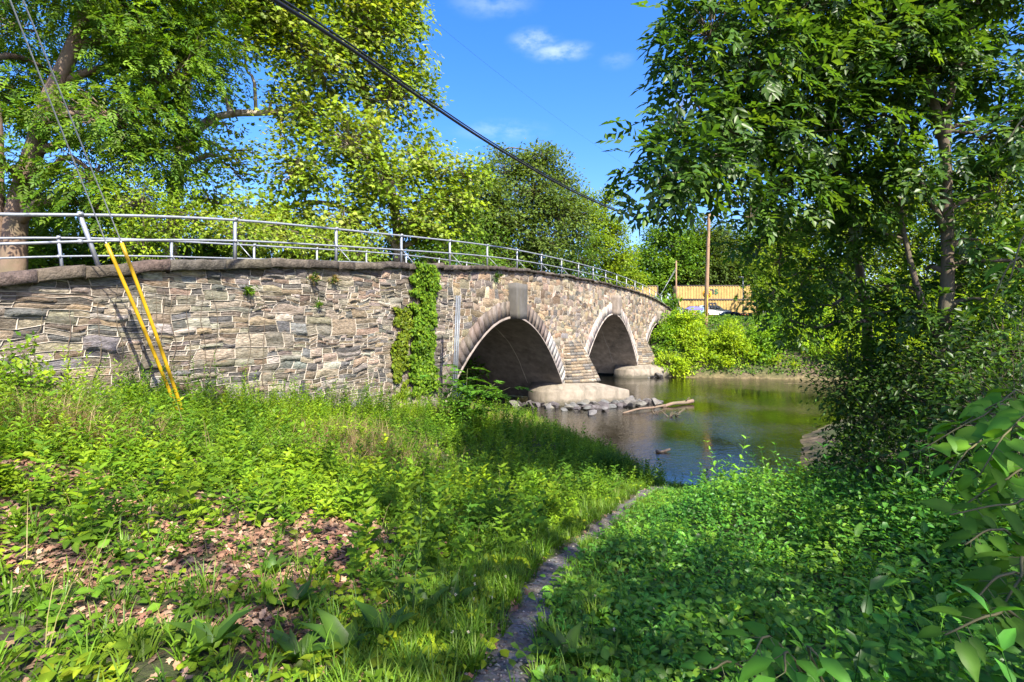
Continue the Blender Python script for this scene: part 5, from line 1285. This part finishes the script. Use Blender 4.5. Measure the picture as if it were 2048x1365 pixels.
# ------------------------------------------------------------------ rocks and driftwood
def rocks():
    rng = np.random.default_rng(700); protos = []
    import bmesh
    for k in range(7):
        bm = bmesh.new(); bmesh.ops.create_icosphere(bm, subdivisions=3, radius=1)
        pl = nrmz(rng.normal(size=(9, 3))); cut = rng.uniform(.34, .75, 9)
        for v in bm.verts:
            p = np.array(v.co)
            for n, c in zip(pl, cut):
                e = p @ n - c
                if e > 0: p = p - n * e * .92
            p = p * (1 + .05 * float(fbm(p[0] * 2 + k, p[1] * 2 + p[2], k)))
            v.co = p
        me = bpy.data.meshes.new('rock'); bm.to_mesh(me); bm.free()
        at = me.attributes.new('Col', 'FLOAT_COLOR', 'POINT'); c = np.array([.15, .14, .128]) * rng.uniform(.45, 1.5) * rng.uniform(.93, 1.07, 3)
        at.data.foreach_set('color', np.tile(np.append(c, 1), len(me.vertices)).astype(np.float32)); me.materials.append(M['rock']); protos.append(me)
    def rock(x, y, z, s, lab, grp, k=None):
        o = bpy.data.objects.new('rock', protos[int(rng.integers(0, 7)) if k is None else k]); COL.objects.link(o)
        o.location = (x, y, z); o.scale = (s * rng.uniform(.9, 1.5), s * rng.uniform(.7, 1.1), s * rng.uniform(.34, .6)); o.rotation_euler = (rng.normal() * .3, rng.normal() * .3, rng.random() * 6.3)
        tag(o, lab, 'rock', grp); return o
    A, E = P(1035, 803, 28.5)[:2], P(1262, 812, 27.0)[:2]
    RL = np.array([B(14.2, -2.6, 0)[:2], B(14.35, .3, 0)[:2], B(14.9, 1.2, 0)[:2], B(17.2, 3.45, 0)[:2]])
    for k in range(64):
        f = rng.random(); q = np.array([np.interp(f, [0, .3, .5, 1], RL[:, 0]), np.interp(f, [0, .3, .5, 1], RL[:, 1])]) + np.array([rng.normal() * .2, -abs(rng.normal()) * .4 - .02])
        rock(q[0], q[1], rng.uniform(-.02, .14), rng.uniform(.1, .46), 'grey rubble rock heaped along the front of the nearest pier footing', 'rubble round the nearest footing')
    for k in range(22):
        q = P(1258 + rng.random() * 62, 803 + rng.normal() * 3, 27.6 + rng.random() * 1.2)
        rock(q[0], q[1], rng.uniform(-.02, .16), rng.uniform(.15, .36), 'pale grey rock in the small heap off the right corner of the nearest footing', 'rubble off the footing corner')
    A, E = P(1225, 752, 44)[:2], P(1330, 757, 42.5)[:2]
    for k in range(30):
        f = rng.random(); q = A + (E - A) * f + np.array([rng.normal() * .2, -abs(rng.normal()) * .4])
        rock(q[0], q[1], rng.uniform(0, .2), rng.uniform(.2, .45), 'pale rock at the waterline in front of the second pier footing', 'rubble round the second footing')
    for px, py, s, lab in [(1057, 792, .62, 'largest pale angular rock at the left end of the nearest footing'), (1185, 830, .3, 'flat pale rock alone in the shallow water before the rubble'), (1207, 822, .26, 'bluish rock standing in the water before the rubble'), (1312, 811, .45, 'long light wedge rock at the right tip of the rubble'), (1155, 822, .25, 'dark rock in the water left of the flat pale rock')]:
        Y = EYE * F / (py - HOR); q = P(px, py, Y); rock(q[0], q[1], .05 + s * .25, s, lab, None)
    for px0, py0, px1, py1, r, nm, lab in [(1246, 828, 1330, 817, .055, 'driftwood_log', 'pinkish bare log stranded just right of the rubble'), (1325, 815, 1385, 808, .1, 'driftwood_log', 'grey log with a broken light end lying beyond the pinkish log')]:
        a = P(px0, py0, EYE * F / (py0 - HOR)); b = P(px1, py1, EYE * F / (py1 - HOR)); a[2] = .03; b[2] = .16
        g = Geo(); c = smooth_path([a, a + (b - a) * .35 + UP * .06, a + (b - a) * .7, b], 14); tube(g, c, r * np.linspace(.7, 1.15, 14), 9, rough=.2, seed=4)
        tube(g, [c[9], c[9] + np.array([.2, -.2, .3])], [r * .4, r * .2], 6); tag(g.build(nm, M['driftwood'], smooth=True), lab, 'log')
    g = Geo(); q = P(1325, 906, EYE * F / (906 - HOR)); tube(g, smooth_path([q + np.array([-.2, 0, .05]), q + np.array([0, .05, .02]), q + np.array([.28, .1, .1])], 8), np.linspace(.06, .035, 8), 7, rough=.3)
    tag(g.build('sunken_branch', M['bark'], smooth=True), 'short dark wet branch poking out of the near water', 'branch')
    for k, (px, py) in enumerate([(1340, 834), (1310, 828), (1352, 832)]):
        q = P(px, py, EYE * F / (py - HOR)); g = Geo()
        for j in range(5):
            d = np.array([rng.normal() * .4, rng.normal() * .2, .1 + .25 * rng.random()]); tube(g, smooth_path([q - UP * .1, q + d * .5, q + d + np.array([.1, 0, .02])], 6), np.linspace(.03, .01, 6), 5)
        tag(g.build('snag', M['bark'], smooth=True), ['dark forked twigs sticking up in the water below the logs', 'thin twigs in the water close under the pinkish log', 'curled dark twigs in the water right of the forked ones'][k], 'twigs')
rocks()

# ------------------------------------------------------------------ poles, train, vehicles
def far_things():
    z0 = gz(*P(1411, 640, 50)[:2]); b = P(1411, 640, 50); b[2] = z0 - .2; t = P(1418, 425, 50)
    r = thing('utility_pole', 'tall brown wooden utility pole beyond the far end of the bridge', 'utility pole', tuple(b))
    g = Geo(); tube(g, np.linspace(b, t, 14), np.linspace(.21, .15, 14), 12); g.build('pole', M['pole'], r, smooth=True)
    g = Geo(); box(g, t + np.array([0, 0, -.35]), (2.0, .1, .12)); g.build('crossarm', M['pole'], r)
    g = Geo(); d = (t - b) / np.linalg.norm(t - b); m0 = P(1411.8, 632, 50) + np.array([0, -.21, 0]); tube(g, [m0, P(1413.5, 590, 50) + np.array([0, -.2, 0])], .06, 8); g.build('guard', M['yellow_plastic'], r, smooth=True)
    b = P(1352, 640, 96); b[2] = gz(b[0], b[1]) - .1; t = P(1352.5, 522, 96); r = thing('utility_pole', 'thin bare pole left of the container stack, short in the distance', 'utility pole', tuple(b))
    g = Geo(); tube(g, [b, t], [.17, .13], 10); g.build('pole', M['pole'], r, smooth=True)
    g = Geo(); tube(g, [t - UP * 1.2, P(1316, 600, 92)], .025, 5); tube(g, [t - UP * 1.6, P(1312, 604, 92)], .025, 5); g.build('guy_wire', M['steel'], r)
    # round sign
    b = P(1412, 640, 51.2); b[2] = gz(b[0], b[1]) - .1; c = P(1414, 588, 51); r = thing('crossing_sign', 'round yellow railroad crossing warning sign behind the tall pole', 'sign', tuple(b))
    g = Geo(); tube(g, [b, c + UP * .35 + np.array([0, .06, 0])], .03, 6); g.build('post', M['steel'], r)
    g = Geo(); N = 32; th = np.arange(N) * 2 * math.pi / N; f = np.stack([.44 * np.cos(th), -.02 + 0 * th, .44 * np.sin(th)], -1) + c
    g.faces(np.concatenate([f, f + np.array([0, .03, 0])]), [tuple(range(N)), tuple(range(2 * N - 1, N - 1, -1))] + [(i, N + i, N + (i + 1) % N, (i + 1) % N) for i in range(N)]); g.build('disc', m_yel, r)
    g = Geo()
    for s in (1, -1):
        ax = np.array([[math.cos(.78 * s), 0, math.sin(.78 * s)], [0, 1, 0], [-math.sin(.78 * s), 0, math.cos(.78 * s)]]); box(g, c + np.array([0, -.024 - .004 * s, 0]), (.78, .006, .07), ax=ax)
    g.build('cross_mark', M['cable'], r)
    for sx in (-1, 1):
        q = c + np.array([.24 * sx, -.03, 0]); text('letter', 'R', q, .26, M['cable'], r)
    # container stack
    def container(x0, x1, zb, Y, lab, words):
        r = thing('freight_container', lab, 'container', ((x0 + x1) / 2, Y, zb), 'yellow containers on the train'); H = 2.9; W = 2.6; L = x1 - x0
        g = Geo(); n = int(L / .56); V = []; prof = []
        for i in range(n):
            a = x0 + .12 + (L - .24) * i / n; w = (L - .24) / n
            prof += [(a, 0), (a + w * .42, 0), (a + w * .55, .07), (a + w * .9, .07)]
        prof.append((x1 - .12, 0)); prof = np.array(prof); m = len(prof)
        for z in (zb + .16, zb + H - .12): V.append(np.column_stack([prof[:, 0], Y + prof[:, 1], np.full(m, z)]))
        g.faces(np.concatenate(V), [(i, i + 1, m + i + 1, m + i) for i in range(m - 1)])
        box(g, np.array([(x0 + x1) / 2, Y + .1 + W / 2, zb + H / 2]), (L - .1, W - .06, H - .1)); g.build('body', m_cont, r)
        g = Geo()
        for z in (zb + .08, zb + H - .06): box(g, np.array([(x0 + x1) / 2, Y + .02, z]), (L, .14, .13))
        for x in (x0 + .07, x1 - .07): box(g, np.array([x, Y + .02, zb + H / 2 + .01]), (.14, .14, H - .28))
        g.build('frame', m_frame, r)
        for w_, px, dz, sz, mm in words:
            text('lettering', w_, np.array([(px - 1024) / F * Y, Y - .03, zb + dz]), sz, mm, r)
        return r
    Y = 105; zt = 4.15 + (655 - 571) / F * Y; X = lambda px: (px - 1024) / F * Y
    container(X(1353), X(1353) + 15.6, zt - 2.9, Y, 'weathered yellow freight container on top of the stack, with dark letters', [('n', 1423.5, 1.1, 2.2, m_dark), ('s', 1432.5, 1.1, 2.2, m_green)])
    container(X(1357), X(1357) + 16.2, zt - 5.85, Y, 'yellow freight container at the bottom of the stack, behind the white car', [('m', 1425.5, 1.2, 2.4, m_dark)])
    container(X(1316) - 15.6, X(1316), zt - 2.95, Y, 'yellow freight container above the railing at the end of the bridge', [])
    for x0, x1, zb, lab in [(X(1353) - 1.2, X(1357) + 17.5, zt - 5.87, 'rust red flat railway wagon under the container stack'), (X(1316) - 17, X(1316) + 1.2, zt - 2.97 - 2.9, 'rust red flat railway wagon under the left container')]:
        r = thing('railway_wagon', lab, 'wagon', ((x0 + x1) / 2, Y, zb - .9)); g = Geo(); box(g, np.array([(x0 + x1) / 2, Y + 1.35, zb - .22]), (x1 - x0, 2.7, .42))
        for i in range(12): box(g, np.array([x0 + (x1 - x0) * (i + .5) / 12, Y - .05, zb - .3]), (.14, .1, .7))
        if zb > zt - 5.86: box(g, np.array([(x0 + x1) / 2, Y + 1.35, zb + 1.4]), (x1 - x0 - 3, 2.4, 2.7))
        g.build('frame', m_rust, r)
        for f in (.08, .17, .83, .92):
            g = Geo(); x = x0 + (x1 - x0) * f; tube(g, [np.array([x, Y + .35, zb - .75]), np.array([x, Y + .5, zb - .75])], .42, 16); g.build('wheel', m_frame, r)
    # parked vehicles
    def car(name, lab, px, py, Y, col_m, kind, flip=1):
        x0 = (px - 1024) / F * Y; z0 = EYE + (HOR - py) / F * Y
        r = thing(name, lab, 'car', (x0, Y, z0)); Wd = 1.85
        if kind == 'suv':
            pr = [(-2.3, .35), (-2.32, .95), (-2.2, 1.1), (-2.05, 1.62), (-1.8, 1.73), (.1, 1.72), (.5, 1.62), (1.1, 1.12), (1.9, 1.0), (2.25, .85), (2.32, .5), (2.25, .32)]; win = [(-2.0, 1.16, -1.15, 1.55), (-1.08, 1.14, -.2, 1.57), (-.13, 1.14, .62, 1.5)]
        else:
            pr = [(-2.2, .35), (-2.25, .8), (-2.1, .95), (-1.4, 1.02), (-.8, 1.42), (.35, 1.44), (1.0, 1.0), (1.9, .9), (2.2, .75), (2.25, .4), (2.15, .3)]; win = [(-1.1, 1.03, -.25, 1.34), (-.18, 1.03, .7, 1.36)]
        pr = np.array(pr) * np.array([flip, 1]); n = len(pr); g = Geo(); V = []
        for yy, sc in ((-Wd / 2, 1), (-Wd / 2 + .06, 1.01), (Wd / 2 - .06, 1.01), (Wd / 2, 1)):
            inset = np.clip((pr[:, 1] - 1.0) / .7, 0, 1) * .16 * (1 if yy < 0 else -1)
            V.append(np.column_stack([x0 + pr[:, 0] * sc, Y + yy + inset, z0 + pr[:, 1]]))
        fs = [(j * n + i, j * n + (i + 1) % n, (j + 1) * n + (i + 1) % n, (j + 1) * n + i) for j in range(3) for i in range(n)] + [tuple(range(n)), tuple(range(4 * n - 1, 3 * n - 1, -1))]
        g.faces(np.concatenate(V), fs); g.build('body', col_m, r)
        for a, z_, b_, z2 in win:
            g = Geo(); xs = sorted((a * flip, b_ * flip)); ins = lambda z: -Wd / 2 + max(0, min(1, (z - 1.0) / .7)) * .16 - .008
            q = [(xs[0], z_), (xs[1], z_), (xs[1] - .12 * flip * (1 if flip > 0 else 0), z2), (xs[0] + .1, z2)]
            f = np.array([[x0 + x, Y + ins(z), z0 + z] for x, z in q]); g.faces(np.concatenate([f, f + np.array([0, .03, 0])]), [(0, 1, 2, 3), (0, 4, 5, 1), (1, 5, 6, 2), (2, 6, 7, 3), (3, 7, 4, 0)]); g.build('window', m_glass, r)
        for wx in (-1.4, 1.4):
            w = Geo(); tube(w, [np.array([x0 + wx, Y - Wd / 2 - .02, z0 + .34]), np.array([x0 + wx, Y - Wd / 2 + .2, z0 + .34])], .34, 18); wo = w.build('wheel', M['cable'], r)
            w = Geo(); tube(w, [np.array([x0 + wx, Y - Wd / 2 - .035, z0 + .34]), np.array([x0 + wx, Y - Wd / 2 + .1, z0 + .34])], .2, 14); o = w.build('rim', M['steel'], wo)
        g = Geo(); box(g, np.array([x0 + 2.22 * flip, Y - .6, z0 + .78]), (.16, .4, .14), bev=.02); g.build('headlight', M['steel'], r)
    car('parked_car', 'white sport utility car parked in front of the bottom container', 1428, 634, 78, m_white, 'suv')
    car('parked_car', 'dark blue car parked lower down, right in front of the white one', 1456, 645, 70, m_blue, 'sedan', -1)
    def bin_(px, py, Y, s, m, lab):
        x = (px - 1024) / F * Y; z = EYE + (HOR - py) / F * Y; r = thing('waste_bin', lab, 'bin', (x, Y, z)); g = Geo(); V = []
        for zz, k in ((0, .8), (s * .92, 1.0)): V += [(x + a * s * .34 * k, Y + b * s * .34 * k, z + zz) for a, b in ((-1, -1), (1, -1), (1, 1), (-1, 1))]
        g.faces(np.array(V), [(3, 2, 1, 0), (4, 5, 6, 7)] + [(i, (i + 1) % 4, 4 + (i + 1) % 4, 4 + i) for i in range(4)]); g.build('body', m, r)
        g = Geo(); box(g, np.array([x, Y, z + s * .96]), (s * .74, s * .78, s * .08), bev=.03); g.build('lid', m, r)
    bin_(1357, 636, 76, 1.5, m_bgrey, 'blue grey waste bin at the end of the bridge')
    bin_(1366, 636, 76, 1.3, m_frame, 'dark waste bin right of the blue grey one')
    bin_(1401, 634, 76, 1.4, m_lblue, 'light blue bin left of the tall pole')
    # folding canopy
    x, Yc = (1387 - 1024) / F * 75, 75; z = EYE + (HOR - 637) / F * Yc; r = thing('market_tent', 'small violet blue folding tent left of the tall pole', 'tent', (x, Yc, z)); g = Geo()
    V = [(x - 1.1, Yc - 1, z + 1.35), (x + 1.1, Yc - 1, z + 1.35), (x + 1.1, Yc + 1, z + 1.35), (x - 1.1, Yc + 1, z + 1.35), (x - .5, Yc, z + 1.75), (x + .5, Yc, z + 1.75), (x - 1.1, Yc - 1, z + 1.15), (x + 1.1, Yc - 1, z + 1.15)]
    g.faces(np.array(V), [(0, 1, 5, 4), (1, 2, 5), (2, 3, 4, 5), (3, 0, 4), (6, 7, 1, 0)]); g.build('canopy', m_violet, r)
    for sx in (-1, 1):
        for sy in (-1, 1):
            g = Geo(); tube(g, [np.array([x + sx * 1.05, Yc + sy * .95, z]), np.array([x + sx * 1.05, Yc + sy * .95, z + 1.34])], .035, 6); g.build('leg', M['steel'], r)
    # dark tarped crates below the tent and by the pole
    for k, (px, w, h, m, lab) in enumerate([(1383, .9, .8, m_frame, 'dark crate under the left of the violet tent'), (1392, .7, .7, m_pink, 'magenta crate under the right of the violet tent'), (1372, 1.2, .6, m_bgrey, 'grey blue crate left of the violet tent')]):
        x = (px - 1024) / F * 74.5; g = Geo(); z = EYE + (HOR - 638) / F * 74.5
        box(g, np.array([x, 74.5, z + h / 2]), (w, .7, h), bev=.03); box(g, np.array([x, 74.5, z + h + .03]), (w + .06, .76, .06), bev=.015)
        tag(g.build('crate', m), lab, 'crate')
    # lamp post far right
    b = P(1486, 640, 90); b[2] = gz(b[0], b[1]); t = P(1486, 555, 90); r = thing('lamp_post', 'thin pale lamp post behind the right end of the container stack', 'lamp post', tuple(b)); g = Geo(); tube(g, [b, t], .07, 6); g.build('pole', M['steel'], r)
    g = Geo(); box(g, t + np.array([-.35, 0, .05]), (.8, .22, .12), bev=.03); g.build('lamp_head', M['steel'], r)
def text(name, s, loc, size, m, parent):
    c = bpy.data.curves.new(name, 'FONT'); c.body = s; c.size = size; c.align_x = 'CENTER'; c.extrude = .006; c.offset = .012 * size
    o = bpy.data.objects.new(name, c); COL.objects.link(o); off = np.zeros(3); q = parent
    while q is not None: off += np.array(q.location); q = q.parent
    o.parent = parent; o.location = tuple(np.asarray(loc) - off - np.array([0, 0, size * .35 if name == 'letter' else 0])); o.rotation_euler = (rad(90), 0, 0); c.materials.append(m)
    bpy.context.view_layer.update(); me = bpy.data.meshes.new_from_object(o.evaluated_get(bpy.context.evaluated_depsgraph_get()))
    n = bpy.data.objects.new(name, me); n.parent = parent; n.location = o.location; n.rotation_euler = o.rotation_euler
    bpy.data.objects.remove(o); COL.objects.link(n); n.name = name; return n
m_yel = m_plain('sign_yellow', (.6, .3, .02), .5, 0, .12)
m_cont = m_plain('faded_yellow_paint', (.42, .29, .1), .6, 0, .3, 1.2)
m_frame = m_plain('dark_frame_paint', (.13, .1, .09), .7, 0, .3)
m_rust = m_plain('rust_red_paint', (.28, .085, .04), .8, 0, .3)
m_dark = m_plain('dark_letter_paint', (.045, .045, .06), .6, 0, .15)
m_green = m_plain('green_letter_paint', (.03, .14, .06), .6, 0, .15)
m_white = m_plain('white_car_paint', (.8, .8, .8), .25, 0, .05)
m_blue = m_plain('dark_blue_car_paint', (.03, .045, .09), .25, 0, .1)
m_glass = m_plain('dark_car_glass', (.015, .018, .02), .08, 0, .1)
m_bgrey = m_plain('blue_grey_plastic', (.11, .15, .2), .5, 0, .15)
m_lblue = m_plain('light_blue_plastic', (.25, .42, .55), .5, 0, .15)
m_violet = m_plain('violet_cloth', (.13, .12, .3), .8, 0, .2)
m_pink = m_plain('magenta_plastic', (.42, .02, .25), .5, 0, .15)
far_things()
